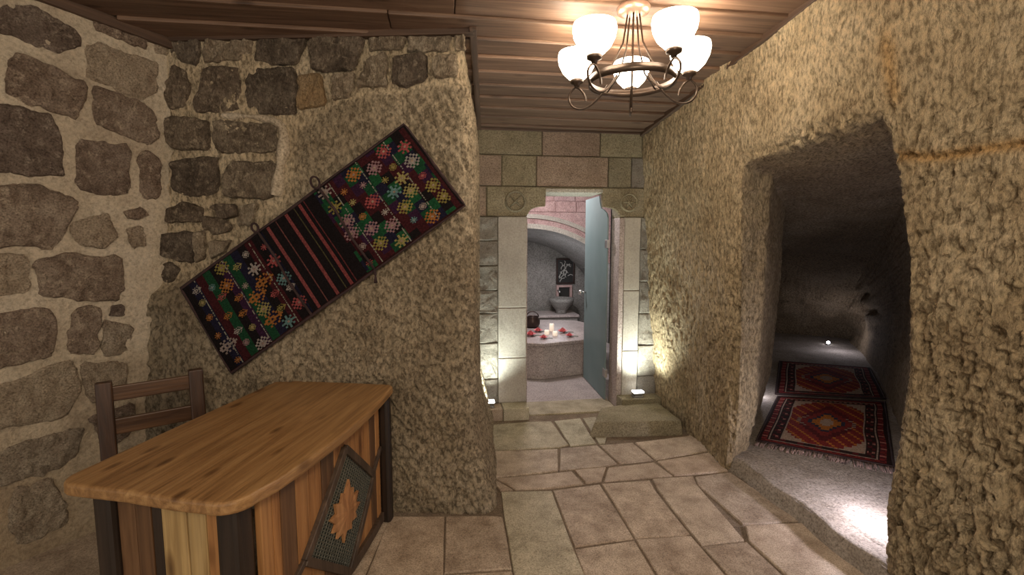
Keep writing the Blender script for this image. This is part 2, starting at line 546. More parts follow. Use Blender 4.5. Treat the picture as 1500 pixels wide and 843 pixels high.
P_BLOCK = Plane((0, blk_y(0), 0), (-1, blk_y(-1) - blk_y(0), 0), (0, 0, 1))
YB = 4.29
P_BACK = Plane(hw(0, YB), hw(1, YB) - hw(0, YB), (0, 0, 1))


def lerp(a, b, t):
    return a + (b - a) * t


def dens(poly, closed=True, step=0.012):
    out = []
    n = len(poly)
    for i in range(n if closed else n - 1):
        a = poly[i]; b = poly[(i + 1) % n]
        k = max(1, int(math.dist(a, b) / step))
        for t in range(k):
            out.append(tuple(lerp(a[c], b[c], t / k) for c in range(len(a))))
    return out


def smooth_poly(pts, it=2, cut=.25):
    for _ in range(it):
        q = []
        for i in range(len(pts)):
            a = pts[i]; b = pts[(i + 1) % len(pts)]
            q.append((a[0] * (1 - cut) + b[0] * cut, a[1] * (1 - cut) + b[1] * cut))
            q.append((a[0] * cut + b[0] * (1 - cut), a[1] * cut + b[1] * (1 - cut)))
        pts = q
    return pts


def stone(plane, poly, mat, parent, proud=0.014, rough=0.006, name='stone', it=1, edge=0.006, st=False, grow=1.0):
    """one stone let into a wall: outline on the wall plane, rings rising to an uneven face"""
    pts = poly if st else [plane.hit(*p) for p in poly]
    gx = sum(p[0] for p in pts) / len(pts); gy = sum(p[1] for p in pts) / len(pts)
    pts = [(gx + (p[0] - gx) * grow, gy + (p[1] - gy) * grow) for p in pts]
    pts = dens(smooth_poly(pts, it, .10), True, 0.014)
    n = len(pts)
    cx = sum(p[0] for p in pts) / n; cy = sum(p[1] for p in pts) / n
    ks = [1.03, 1.0, 0.965, 0.91, 0.83, 0.74, 0.64, 0.53, 0.42, 0.3, 0.16]
    hs = [-0.02, 0.3, 0.8, 0.95, 1.0, 1.0, 1.02, 1.02, 1.04, 1.04, 1.04]
    off = R.random() * 50
    P2 = []
    for k in ks:
        for p in pts:
            P2.append((cx + (p[0] - cx) * k, cy + (p[1] - cy) * k))
    P2.append((cx, cy))
    A = np.array([(p[0] + off, p[1], off) for p in P2])
    jit = (vnoise(A, 24) + vnoise(A, 60) * .6) * edge * 2; jit2 = (vnoise(A + 5.5, 24) + vnoise(A + 5.5, 60) * .6) * edge * 2
    hn = vnoise(A, 18) * rough * 1.6 + (vnoise(A, 42, 26, 42) * 1.8 + vnoise(A, 75, 45, 75)) * rough + vnoise(A + 3, 6) * rough * 1.5
    V = []
    for i, p in enumerate(P2):
        ring = min(i // n, len(ks) - 1)
        h = hs[ring] * proud if i < n * len(ks) else proud * 1.04
        if ring > 0:
            h += hn[i] * (0.3 if ring == 1 else 1.0)
        V.append(plane.at(p[0] + jit[i], p[1] + jit2[i], h))
    Fc = []
    for r in range(len(ks) - 1):
        for i in range(n):
            j = (i + 1) % n
            Fc.append((r * n + i, r * n + j, (r + 1) * n + j, (r + 1) * n + i))
    last = (len(ks) - 1) * n; c = len(P2) - 1
    for i in range(n):
        Fc.append((last + i, last + (i + 1) % n, c))
    o = obj(name, V, Fc, mat, parent, True)
    return fixn(o)


# ------------------------------------------------------------------ floor
floor = struct(MB().box(-3.4, 2.6, -1.6, 5.0, -0.12, -0.012).build('floor', M_JOINT))


def slab(poly, mat, z=0.0, parent=floor, gap=0.0025):
    n = len(poly)
    cx = sum(p[0] for p in poly) / n; cy = sum(p[1] for p in poly) / n
    # subdivide the edges so the slab outline wavers like hand cut stone
    q = []
    for i in range(n):
        a = poly[i]; b = poly[(i + 1) % n]
        L = math.hypot(b[0] - a[0], b[1] - a[1]); k = max(1, int(L / 0.16))
        for t in range(k):
            s = t / k
            q.append([a[0] + (b[0] - a[0]) * s + R.uniform(-.003, .003), a[1] + (b[1] - a[1]) * s + R.uniform(-.003, .003)])
    def inset(d):
        out = []
        for p in q:
            dx, dy = p[0] - cx, p[1] - cy; l = math.hypot(dx, dy) + 1e-6
            out.append((p[0] - dx / l * d, p[1] - dy / l * d))
        return out
    m = len(q); tx, ty = R.uniform(-.004, .004), R.uniform(-.004, .004); dz = R.uniform(-.002, .003)
    V = []
    for ins, zz in ((gap, -0.04), (gap, -0.006), (gap + 0.006, 0.0)):
        for p in inset(ins):
            V.append((p[0], p[1], z + zz + dz + (p[0] - cx) * tx + (p[1] - cy) * ty))
    Fc = [tuple(range(2 * m, 3 * m))]
    for r in range(2):
        for i in range(m):
            Fc.append((r * m + i, r * m + (i + 1) % m, (r + 1) * m + (i + 1) % m, (r + 1) * m + i))
    return fixn(obj('slab', V, Fc, mat, parent))


SLABS = [
    ('b', [(530, 860), (560, 783), (572, 757), (652, 757), (650, 840), (649, 860)]),
    ('b', [(653, 757), (722, 755), (737, 757), (741, 780), (750, 834), (651, 840)]),
    ('b', [(650, 842), (751, 836), (764, 900), (645, 900)]),
    ('g', [(734, 720), (808, 719), (840, 802), (856, 843), (877, 900), (765, 900), (751, 834), (738, 757)]),
    ('b', [(810, 718), (879, 709), (929, 789), (841, 801)]),
    ('b', [(841, 804), (929, 791), (961, 843), (995, 900), (878, 900)]),
    ('b', [(881, 708), (952, 703), (960, 717), (1011, 783), (931, 788)]),
    ('b', [(931, 790), (1012, 785), (1064, 843), (1112, 900), (996, 900)]),
    ('b', [(955, 702), (1015, 698), (1021, 711), (1091, 792), (1028, 799), (962, 717)]),
    ('b', [(1029, 801), (1093, 794), (1150, 845), (1212, 900), (1113, 900), (1066, 843)]),
    ('b', [(1018, 698), (1070, 692), (1176, 764), (1089, 768), (1023, 711)]),
    ('b', [(1091, 770), (1179, 766), (1282, 842), (1362, 900), (1214, 900), (1152, 843), (1096, 793)]),
    ('b', [(727, 702), (838, 690), (856, 709), (800, 716), (754, 717)]),
    ('b', [(720, 704), (726, 703), (752, 718), (733, 719)]),
    ('b', [(841, 689), (888, 685), (882, 705), (858, 708)]),
    ('b', [(891, 685), (959, 677), (986, 697), (884, 705)]),
    ('b', [(962, 676), (1046, 662), (1068, 690), (988, 697)]),
    ('b', [(708, 662), (817, 658), (818, 690), (726, 700)]),
    ('b', [(820, 657), (875, 652), (905, 679), (890, 683), (840, 688), (820, 690)]),
    ('b', [(878, 652), (927, 648), (958, 674), (908, 679)]),
    ('b', [(930, 648), (1013, 638), (1045, 659), (962, 674)]),
    ('g', [(700, 624), (772, 618), (808, 617), (833, 652), (818, 656), (707, 660)]),
    ('g', [(812, 617), (850, 613), (874, 650), (836, 654)]),
    ('g', [(853, 613), (872, 611), (892, 630), (886, 650), (877, 650)]),
]
for k, p in SLABS:
    slab([tuple(on_floor(*q))[:2] for q in p], M_SLAB if k == 'b' else M_SLAB_G)
# beneath the desk, and toward where the photographer stands
yy = 1.58
for r in range(7):
    xx = -2.9 + (0.18 if r % 2 else 0.0)
    y1 = yy; y0 = yy - 0.45
    while xx < 1.95:
        wd = R.choice((0.38, 0.46, 0.55))
        slab([(xx, y0), (min(xx + wd, 2.0), y0), (min(xx + wd, 2.0), y1), (xx, y1)], M_SLAB)
        xx += wd
    yy = y0
for x0, x1, y0, y1 in ((-2.9, -2.2, 1.58, 2.05), (-2.2, -1.6, 1.58, 2.05), (-1.6, -1.1, 1.58, 2.1), (-1.1, -0.60, 1.58, 2.1), (-2.5, -1.75, 2.05, 2.66),
                       (-1.75, -1.15, 2.1, 2.66), (-1.15, -0.70, 2.1, 2.66)):
    slab([(x0, y0), (x1, y0), (x1, y1), (x0, y1)], M_SLAB)
# threshold slab of the doorway
slab([tuple(hw(X, Y))[:2] for X, Y in ((0.75, 4.2), (1.6, 4.2), (1.6, 4.55), (0.75, 4.55))], M_SLAB_G, 0.004)

# ------------------------------------------------------------------ the raised floor of the side passage (step)
rows = []
ST_N = 90
step_poly = []
for i in range(ST_N + 1):
    Y = 1.45 + (3.12 - 1.45) * i / ST_N
    X = 1.99 - 0.012 * math.sin(i * 0.23) - 0.03 * (i / ST_N) ** 6
    step_poly.append((X, Y))
V = []; 
NX = 60
for i, (X, Y) in enumerate(step_poly):
    for j in range(NX + 6):
        if j == 0: X2, z = X - 0.035, -0.03
        elif j == 1: X2, z = X - 0.022, 0.02
        elif j == 2: X2, z = X - 0.012, 0.07
        elif j == 3: X2, z = X - 0.002, 0.094
        elif j == 4: X2, z = X + 0.012, 0.1
        else:
            X2, z = X + 0.012 + (j - 4) / (NX + 1) * 0.9, 0.1
        V.append(tuple(hw(X2, Y, z)))
step = fast_mesh('trim_1', np.array(V), grid_faces(ST_N + 1, NX + 6), M_BENCH)
roughen(step, lambda P: vnoise(P, 9) * 0.012 + vnoise(P, 30) * 0.005)
struct(step)

# ------------------------------------------------------------------ right wall with the carved side passage, one continuous rock surface
YC, ZC = 2.36, 1.02


def rw_X(z):
    return 1.95 - 0.064 * z


OPEN = [(1.745, -0.03), (1.745, 0.35), (1.73, 0.6), (1.70, 1.0), (1.70, 1.38), (1.735, 1.65), (1.78, 1.85), (1.825, 2.03), (1.85, 2.125), (1.91, 2.125),
        (2.06, 2.095), (2.3, 2.08), (2.53, 2.065), (2.74, 2.06), (2.80, 2.03), (2.82, 1.9), (2.82, 1.5), (2.83, 1.0), (2.86, 0.5), (2.92, 0.2), (2.98, -0.03)]


od = np.array(dens(OPEN))
oang = np.arctan2(od[:, 1] - ZC, od[:, 0] - YC)
orad = np.hypot(od[:, 1] - ZC, od[:, 0] - YC)
order = np.argsort(oang)
oang, orad = oang[order], orad[order]
YMIN, YMAX = 0.25, 4.42
rect = dens([(YMIN, -0.06), (YMAX, -0.06), (YMAX, 2.95), (YMIN, 2.95)], True, 0.0095)
rect = np.array(rect)
ra = np.arctan2(rect[:, 1] - ZC, rect[:, 0] - YC)
orr = np.interp(ra, oang, orad, period=2 * PI)
NR = len(rect)
OY = YC + orr * np.cos(ra); OZ = ZC + orr * np.sin(ra)
# sections of the passage: left and right foot in plan, ceiling height
SEC = [((1.95, 2.98), (1.95, 1.745), 2.11), ((2.12, 3.10), (2.10, 1.90), 2.08), ((2.40, 3.46), (2.5, 2.25), 2.02), ((2.78, 3.88), (3.3, 2.96), 1.92), ((3.2, 4.6), (4.05, 3.80), 1.74),
       ((3.75, 5.7), (4.75, 4.62), 1.45), ((4.3, 6.5), (5.4, 5.5), 0.95), ((4.8, 7.0), (5.85, 6.2), 0.40), ((5.0, 7.35), (6.1, 6.6), -0.10)]
# position of every outline point inside its section (0..1 across, 0..1 up)
SU = np.clip((OY - 1.745) / (2.98 - 1.745), -0.1, 1.1); SV = OZ / 2.11
NT = 12
rings = []
for k in range(len(SEC) - 1, 0, -1):
    (l1, r1, h1) = SEC[k]; (l0, r0, h0) = SEC[k - 1]
    for t in range(NT):
        s = t / NT
        l = (lerp(l1[0], l0[0], s), lerp(l1[1], l0[1], s)); r = (lerp(r1[0], r0[0], s), lerp(r1[1], r0[1], s)); h = lerp(h1, h0, s)
        X = r[0] + (l[0] - r[0]) * SU; Y = r[1] + (l[1] - r[1]) * SU; Z = h * SV
        if k == 1:                 # ease onto the wall plane and round the arris
            X = lerp(X, lerp(X, rw_X(OZ), s), 1.0) if s > 0 else X
            ex = 0.025 * s ** 4
            d = np.hypot(OY - YC, OZ - ZC)
            Y = lerp(Y, OY + (OY - YC) / d * ex, s ** 2); Z = lerp(Z, OZ + (OZ - ZC) / d * ex, s ** 2)
            X = X + 0.012 * (1 - s)
        rings.append(np.stack([X, Y, Z], -1))
d = np.hypot(OY - YC, OZ - ZC)
SY = OY + (OY - YC) / d * 0.035; SZ = OZ + (OZ - ZC) / d * 0.035
MR = 165
for t in range(MR + 1):
    s = t / MR
    Y = lerp(SY, rect[:, 0], s); Z = lerp(SZ, rect[:, 1], s)
    X = rw_X(Z) - 0.0 * s + (0.02 * (1 - s / 0.06) if s < 0.06 else 0)
    # the far third of the wall swells softly into the jamb of the opening
    X = X + 0.05 * sst(2.95, 3.5, Y) * (1 - sst(0.2, 1.6, Z)) - 0.03 * sst(2.75, 3.0, Y) * (1 - sst(3.1, 3.6, Y))
    rings.append(np.stack([X, Y, Z], -1))
A = np.concatenate(rings)
Vw = np.stack([A[:, 0] * CT - A[:, 1] * ST, A[:, 0] * ST + A[:, 1] * CT, A[:, 2]], -1)
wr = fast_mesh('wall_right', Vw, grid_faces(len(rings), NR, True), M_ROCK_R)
me = wr.data
if me.vertices[(len(rings) - 30) * NR].normal.x > 0:
    me.flip_normals()


def relief_r(P):
    X = P[:, 0] * CT + P[:, 1] * ST; Y = -P[:, 0] * ST + P[:, 1] * CT; Z = P[:, 2]
    inside = sst(2.0, 2.2, X)
    smooth_top = sst(1.85, 2.35, Z + 0.12 * (Y - 2)) * 0.65
    amp = (0.012 + 0.010 * (1 - sst(0.6, 1.7, Z)) * (1 - sst(1.7, 2.4, Y))) * (1 - smooth_top)
    amp = lerp(amp, 0.008, sst(2.6, 3.2, Y)) * (1 - inside) + 0.006 * inside
    lip = 0.02 * np.exp(-((Z - 2.12) / 0.05) ** 2) * (Y > 1.8) * (Y < 2.5) * (1 - inside)
    big = vnoise(P, 2.3) * 0.05 + vnoise(P, 6.5) * 0.022
    crag = inside * sst(4.5, 5.1, X) * sst(4.6, 5.4, Y) * sst(.25, .7, Z) * (np.abs(vnoise(P, 2.2, 2.2, 6)) * 0.22 + vnoise(P, 9, 9, 20) * 0.08)
    strat = -0.028 * np.exp(-((Z - (1.93 - 0.13 * (Y - 1.0) * 0.0 + 0.06 * vnoise(P, 5)) + 0.075 * (1.75 - Y)) / 0.012) ** 2) * (Y < 1.85) * (1 - inside)
    return chisel(P, 0.18, 1.35) * amp + big * (1 - inside * 0.5) + crag + lip * vnoise(P, 22) * 3 + strat * 0.6


co = Vw
X_ = co[:, 0] * CT + co[:, 1] * ST; Y_ = -co[:, 0] * ST + co[:, 1] * CT; Z_ = co[:, 2]
roughen(wr, relief_r)
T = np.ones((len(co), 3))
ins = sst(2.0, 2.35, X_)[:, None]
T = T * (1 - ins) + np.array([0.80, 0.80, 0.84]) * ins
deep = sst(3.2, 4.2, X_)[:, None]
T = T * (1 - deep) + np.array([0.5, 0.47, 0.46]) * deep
vein = np.exp(-((Z_ - 1.93 - 0.06 * vnoise(co, 5) + 0.075 * (1.75 - Y_)) / 0.022) ** 2) * (Y_ < 1.82) * (X_ < 1.99)
vein2 = 0.8 * np.exp(-((Y_ - 1.80 - 0.12 * (Z_ - 2.2)) / 0.035) ** 2) * sst(2.1, 2.2, Z_) * (1 - sst(2.36, 2.5, Z_))
vein = np.clip(vein + vein2, 0, 1)[:, None] * 0.75
T = T * (1 - vein) + np.array([1.0, 0.72, 0.38]) * vein
pale = (sst(2.2, 2.6, Z_) * sst(-.2, .25, vnoise(co, 1.7)))[:, None]
T = T * (1 + 0.22 * pale)
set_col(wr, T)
struct(wr)
# coarse continuation of the same wall toward the photographer
V = []
for i in range(60):
    for j in range(60):
        Y = -1.6 + 1.86 * i / 59; z = -0.06 + 3.0 * j / 59
        V.append(tuple(hw(rw_X(z), Y, z)))
wr2 = fast_mesh('wall_right', np.array(V), grid_faces(60, 60), M_ROCK_R)
if wr2.data.vertices[1800].normal.x > 0:
    wr2.data.flip_normals()
roughen(wr2, relief_r)
set_col(wr2, np.ones((3600, 3)))
struct(wr2)

# passage floor
V = []
pl = [(1.99, 2.95)] + [s[0] for s in SEC[1:]] + [(5.1, 7.6)]
pr = [(1.99, 1.5)] + [s[1] for s in SEC[1:]] + [(6.3, 6.7)]
n = 0
for k in range(len(pl) - 1):
    for t in range(14):
        s = t / 14
        for j in range(40):
            q = -0.12 + 1.24 * j / 39
            l = (lerp(pl[k][0], pl[k + 1][0], s), lerp(pl[k][1], pl[k + 1][1], s)); r = (lerp(pr[k][0], pr[k + 1][0], s), lerp(pr[k][1], pr[k + 1][1], s))
            V.append(tuple(hw(lerp(l[0], r[0], q), lerp(l[1], r[1], q), 0.092 if k == 0 else 0.1)))
        n += 1
pf = fast_mesh('floor', np.array(V), grid_faces(n, 40), M_BENCH)
if pf.data.vertices[2000].normal.z < 0:
    pf.data.flip_normals()
roughen(pf, lambda P: vnoise(P, 6) * 0.010 + vnoise(P, 25) * 0.003)
struct(pf)

# ------------------------------------------------------------------ left wall of coursed stone in mortar
NA, NZ = 230, 150
V = []
for i in range(NA):
    for j in range(NZ):
        s = -0.3 + 4.3 * i / (NA - 1); t = -0.1 + 2.95 * j / (NZ - 1)
        V.append(tuple(P_LEFT.at(s, t)))
Vl = np.array(V)
wl = fast_mesh('wall_left', Vl, grid_faces(NA, NZ), M_MORTAR)
if wl.data.vertices[NZ * 100 + 70].normal.dot(P_LEFT.n) < 0:
    wl.data.flip_normals()
roughen(wl, lambda P: vnoise(P, 3) * 0.02 + vnoise(P, 11) * 0.010 + vnoise(P, 34) * 0.006 + vnoise(P, 70) * 0.003)
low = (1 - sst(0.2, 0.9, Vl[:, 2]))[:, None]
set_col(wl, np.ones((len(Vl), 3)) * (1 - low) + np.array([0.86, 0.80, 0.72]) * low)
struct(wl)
LEFT = [
    ('d', [(-25, 20), (-8, 12), (16, 8), (47, 8), (110, 42), (117, 52), (115, 70), (86, 81), (52, 70), (29, 57), (-20, 45)]),
    ('d', [(133, 18), (146, 10), (217, 42), (214, 72), (188, 65), (136, 44)]),
    ('p', [(222, 48), (249, 60), (247, 81), (222, 78)]),
    ('p', [(125, 65), (146, 63), (183, 76), (230, 91), (227, 138), (198, 146), (157, 125), (128, 117), (123, 89)]),
    ('d', [(16, 84), (23, 78), (86, 102), (125, 125), (120, 157), (110, 175), (86, 167), (39, 151), (11, 133)]),
    ('d', [(136, 128), (157, 131), (204, 149), (225, 164), (232, 201), (217, 211), (183, 201), (138, 180)]),
    ('d', [(-34, 155), (26, 157), (70, 170), (86, 193), (92, 238), (94, 257), (39, 257), (-34, 250)]),
    ('m', [(112, 205), (183, 213), (191, 223), (188, 281), (157, 286), (112, 276)]),
    ('d', [(201, 229), (217, 221), (236, 234), (234, 289), (209, 291), (201, 278)]),
    ('d', [(-34, 272), (52, 273), (86, 283), (115, 299), (102, 325), (84, 357), (73, 364), (44, 357), (-34, 364)]),
    ('m', [(183, 310), (206, 302), (219, 317), (188, 322)]),
    ('p', [(104, 328), (157, 312), (172, 345), (150, 365), (110, 355)]),
    ('p', [(183, 336), (209, 331), (217, 357), (196, 365)]),
    ('d', [(50, 383), (104, 372), (177, 377), (181, 415), (172, 439), (141, 442), (60, 434)]),
    ('p', [(-24, 375), (38, 372), (42, 430), (-24, 436)]),
    ('d', [(-34, 466), (39, 455), (73, 452), (81, 465), (81, 510), (73, 523), (16, 536), (-34, 542)]),
    ('m', [(102, 463), (117, 450), (146, 450), (149, 468), (141, 517), (99, 517)]),
    ('m', [(162, 450), (178, 447), (180, 463), (162, 465)]),
    ('p', [(-24, 572), (47, 547), (104, 527), (122, 568), (92, 612), (-24, 632)]),
    ('p', [(-24, 672), (30, 650), (118, 625), (112, 668), (80, 690), (-24, 720)]),
    ('p', [(20, 720), (75, 700), (95, 735), (98, 770), (30, 800), (10, 765)]),
    ('p', [(150, 470), (196, 478), (190, 520), (150, 520)]),
    ('p', [(118, 530), (186, 530), (182, 580), (128, 590)]),
    ('m', [(130, 610), (196, 590), (190, 640), (150, 655)]),
]
MM = {'d': M_STONE, 'p': M_STONE_P, 'm': M_STONE}
for k, p in LEFT:
    stone(P_LEFT, p, MM[k], wl, 0.016 if k != 'p' else 0.012, 0.009, edge=0.010, grow=1.02)
# the same coursing carried on past the left edge of the frame
t = 0.12
while t < 2.5:
    h = R.uniform(0.2, 0.27); s = 0.80 + R.uniform(0, .06)
    while s < 3.6:
        L = R.uniform(0.26, 0.42)
        e = [R.uniform(-.02, .02) for _ in range(8)]
        stone(P_LEFT, [(s + e[0], t + e[1]), (s + L * .5, t + e[2] * .5), (s + L + e[3], t + e[4]), (s + L + e[5], t + h + e[6]), (s + L * .5, t + h), (s + e[7], t + h + e[1])],
              R.choice((M_STONE, M_STONE_P)), wl, 0.015, 0.007, st=True, it=2)
        s += L + 0.07
    t += h + 0.07

# ------------------------------------------------------------------ the carved rock block that carries the saddlebag
# profile in plan: from inside the left wall along the front, round the corner, back along the hall
prof = []
xa, xb = -2.45, -0.305
for i in range(int((xb - xa) / 0.0095)):
    x = xa + i * 0.0095
    prof.append((x, blk_y(x), 0.0))
rad = 0.075
cxx, cyy = xb, blk_y(xb) + rad
for i in range(14):
    a = -PI / 2 + (PI / 2 + .05) * i / 13
    prof.append((cxx + rad * math.cos(a), cyy + rad * math.sin(a), 1.0))
x0, y0 = prof[-1][0], prof[-1][1]
for i in range(1, 85):
    prof.append((x0 - .05 * i * 0.02, y0 + i * 0.02, 1.0))
prof = np.array(prof)
NZ = 290
zz = np.linspace(-0.06, 2.84, NZ)
nP = len(prof)
PX = np.repeat(prof[:, 0], NZ); PY = np.repeat(prof[:, 1], NZ); PW = np.repeat(prof[:, 2], NZ); PZ = np.tile(zz, nP)
# the foot flares to the right below shoulder height
side = sst(-0.9, -0.25, PX) + PW * 0
fl = 0.115 * (1 - sst(-.1, 0.6, PZ)) * np.clip(side, 0, 1) - 0.02 * sst(2.1, 2.7, PZ) * np.clip(side, 0, 1)
PX = PX + fl
Vb = np.stack([PX, PY, PZ], -1)
wb = fast_mesh('wall_front', Vb, grid_faces(nP, NZ), M_ROCK_B)
if wb.data.vertices[NZ * 100 + 80].normal.y > 0:
    wb.data.flip_normals()


def in_poly(x, z, poly):
    c = np.zeros(len(x), bool); n = len(poly)
    for i in range(n):
        x1, z1 = poly[i]; x2, z2 = poly[(i + 1) % n]
        k = ((z1 > z) != (z2 > z))
        xi = (x2 - x1) * (z - z1) / (z2 - z1 + 1e-12) + x1
        c ^= k & (x < xi)
    return c


MAS = [P_BLOCK.hit(*p) for p in [(150, 20), (700, 20), (700, 118), (640, 130), (560, 140), (500, 150), (470, 170), (440, 200), (428, 290), (400, 320), (330, 380), (280, 410), (230, 430), (150, 430)]]
MAS = [(-s, t) for s, t in MAS]
msk = in_poly(PX, PZ, MAS).astype(float).reshape(nP, NZ)
for _ in range(5):                  # soften the boundary between mortar and bare rock
    msk[1:-1, 1:-1] = (msk[1:-1, 1:-1] * 2 + msk[:-2, 1:-1] + msk[2:, 1:-1] + msk[1:-1, :-2] + msk[1:-1, 2:]) / 6
msk = msk.ravel()
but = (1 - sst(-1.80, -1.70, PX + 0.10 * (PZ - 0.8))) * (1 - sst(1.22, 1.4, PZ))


def relief_b(P):
    front = 1 - PW * 0.6
    c1 = chisel(P, 0.55, 1.45) * 0.012
    c2 = chisel(P, 0.1, 0.95) * 0.014
    ck = c1 * (1 - but) + c2 * but
    mo = vnoise(P, 9) * 0.012 + vnoise(P, 30) * 0.010 + vnoise(P, 62) * 0.006
    big = vnoise(P, 2.2) * 0.035 + vnoise(P, 6) * 0.016
    step = 0.018 * (1 - msk)
    return (ck * (1 - msk) + mo * msk) + big + step + but * 0.06 * (1 - sst(-2.0, -1.9, PX) * 0)


roughen(wb, relief_b)
T = np.ones((len(Vb), 3)) * np.array([1.0, 1.0, 1.0])
T = T * (1 - msk[:, None]) + np.array([1.28, 1.27, 1.24]) * msk[:, None]
T = T * (1 - but[:, None] * 0.32)  # buttress tint darkened: shade of its turned face painted in
lit_rim = (sst(-0.27, -0.17, PX) * (1 - PW * 0) * sst(0.9, 1.5, PZ))[:, None]  # lighter tint paints in the light along the rounded corner
T = T * (1 + 0.22 * lit_rim)
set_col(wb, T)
struct(wb)
# pale smooth mortar bead framing the walled-up patch
BLK = [
    ('k', [(257, 58), (295, 56), (297, 75), (290, 95), (272, 95), (255, 85)]),
    ('q', [(310, 56), (369, 52), (369, 85), (347, 90), (305, 92), (302, 80)]),
    ('k', [(382, 52), (447, 49), (447, 67), (434, 92), (402, 95), (377, 90)]),
    ('k', [(459, 49), (528, 46), (530, 62), (520, 90), (512, 102), (462, 102), (455, 70)]),
    ('k', [(257, 97), (275, 105), (280, 130), (272, 157), (247, 157), (245, 125)]),
    ('k', [(300, 102), (347, 100), (354, 112), (350, 162), (292, 164), (287, 147), (297, 125)]),
    ('k', [(369, 105), (424, 100), (432, 112), (432, 164), (389, 167), (364, 155), (364, 120)]),
    ('o', [(437, 112), (470, 110), (478, 152), (440, 160)]),
    ('k', [(246, 172), (305, 179), (305, 219), (255, 217), (243, 204)]),
    ('k', [(317, 177), (402, 184), (402, 222), (325, 224), (315, 204)]),
    ('k', [(257, 235), (317, 232), (319, 245), (318, 280), (290, 287), (255, 277)]),
    ('k', [(337, 240), (402, 239), (399, 287), (384, 291), (329, 286)]),
    ('k', [(242, 310), (272, 297), (297, 305), (297, 325), (245, 325)]),
    ('k', [(310, 302), (347, 300), (347, 317), (329, 320)]),
    ('k', [(302, 317), (329, 320), (339, 335), (315, 345), (300, 332)]),
    ('q', [(352, 302), (379, 300), (369, 327), (349, 330)]),
    ('k', [(240, 345), (272, 340), (284, 345), (282, 384), (237, 374)]),
    ('q', [(286, 345), (302, 338), (302, 378), (288, 384)]),
    ('k', [(215, 392), (250, 384), (265, 394), (252, 414), (217, 417)]),
    ('q', [(310, 354), (339, 352), (329, 369), (310, 379)]),
    ('q', [(542, 48), (594, 46), (589, 72), (542, 75)]),
    ('q', [(602, 47), (657, 46), (657, 75), (599, 77)]),
    ('q', [(537, 90), (565, 80), (567, 125), (525, 127)]),
    ('k', [(577, 85), (622, 82), (622, 117), (594, 127), (575, 120)]),
    ('q', [(637, 82), (668, 82), (668, 113), (634, 115)]),
    ('q', [(667, 49), (682, 51), (681, 76), (667, 76)]),
    ('q', [(488, 112), (520, 108), (512, 142), (490, 146)]),
]
bd = [P_BLOCK.hit(*p) for p in [(330, 171), (372, 172), (402, 177), (414, 186), (417, 205), (413, 235), (408, 265), (404, 292)]]
bd = dens(bd, False, .02)
V = []; F_ = []
for i, p in enumerate(bd):
    q = bd[min(i + 1, len(bd) - 1)]; o_ = bd[max(i - 1, 0)]
    dx, dy = q[0] - o_[0], q[1] - o_[1]; l = math.hypot(dx, dy); nx_, ny_ = -dy / l, dx / l
    wd = .030 + .012 * math.sin(i * .7) + (.02 if i > len(bd) * .4 else 0)
    for k, (u_, h) in enumerate(((-1, -.01), (-.8, .018), (-.3, .034), (.3, .034), (.8, .018), (1, -.01))):
        V.append(P_BLOCK.at(p[0] + nx_ * wd * u_ * .6, p[1] + ny_ * wd * u_ * .6, h + .003 * math.sin(i * 1.3 + k)))
for i in range(len(bd) - 1):
    for k in range(5):
        F_.append((i * 6 + k, i * 6 + k + 1, i * 6 + k + 7, i * 6 + k + 6))
M_BEAD = rock('pale_mortar_bead', (0.40, 0.33, 0.245), (0.52, 0.44, 0.335), (0.60, 0.525, 0.415), 1.6, 0.4, (1, 1, 1))
fixn(obj('mortar_bead', V, F_, M_BEAD, wb, True))
M_OCHRE = rock('ochre_rubble', (0.33, 0.21, 0.11), (0.42, 0.29, 0.16), (0.47, 0.35, 0.22), 2.4, 0.8, (1, 1, 0.6), rand=True)
MB_ = {'k': M_STONE_K, 'q': M_STONE_KP, 'o': M_OCHRE}
for k, p in BLK:
    stone(P_BLOCK, p, MB_[k], wb, 0.024, 0.013, edge=0.009, grow=1.09)

# ------------------------------------------------------------------ back wall of squared stones around the doorway
XL, XR = 0.20, 2.0                 # hall X limits
DL, DR = 0.735, 1.60               # opening
core = MB()
core.box(XL, DL - 0.005, YB + 0.012, YB + 0.22, -0.05, 2.72)
core.box(DR + 0.005, XR, YB + 0.012, YB + 0.22, -0.05, 2.72)
core.box(XL, XR, YB + 0.013, YB + 0.22, 2.015, 2.72)
wbk = struct(core.build('wall_back', M_ASHLAR_G, M=Matrix.Rotation(TH, 4, 'Z')))


def hx(px, py):
    return P_BACK.hit(px, py)


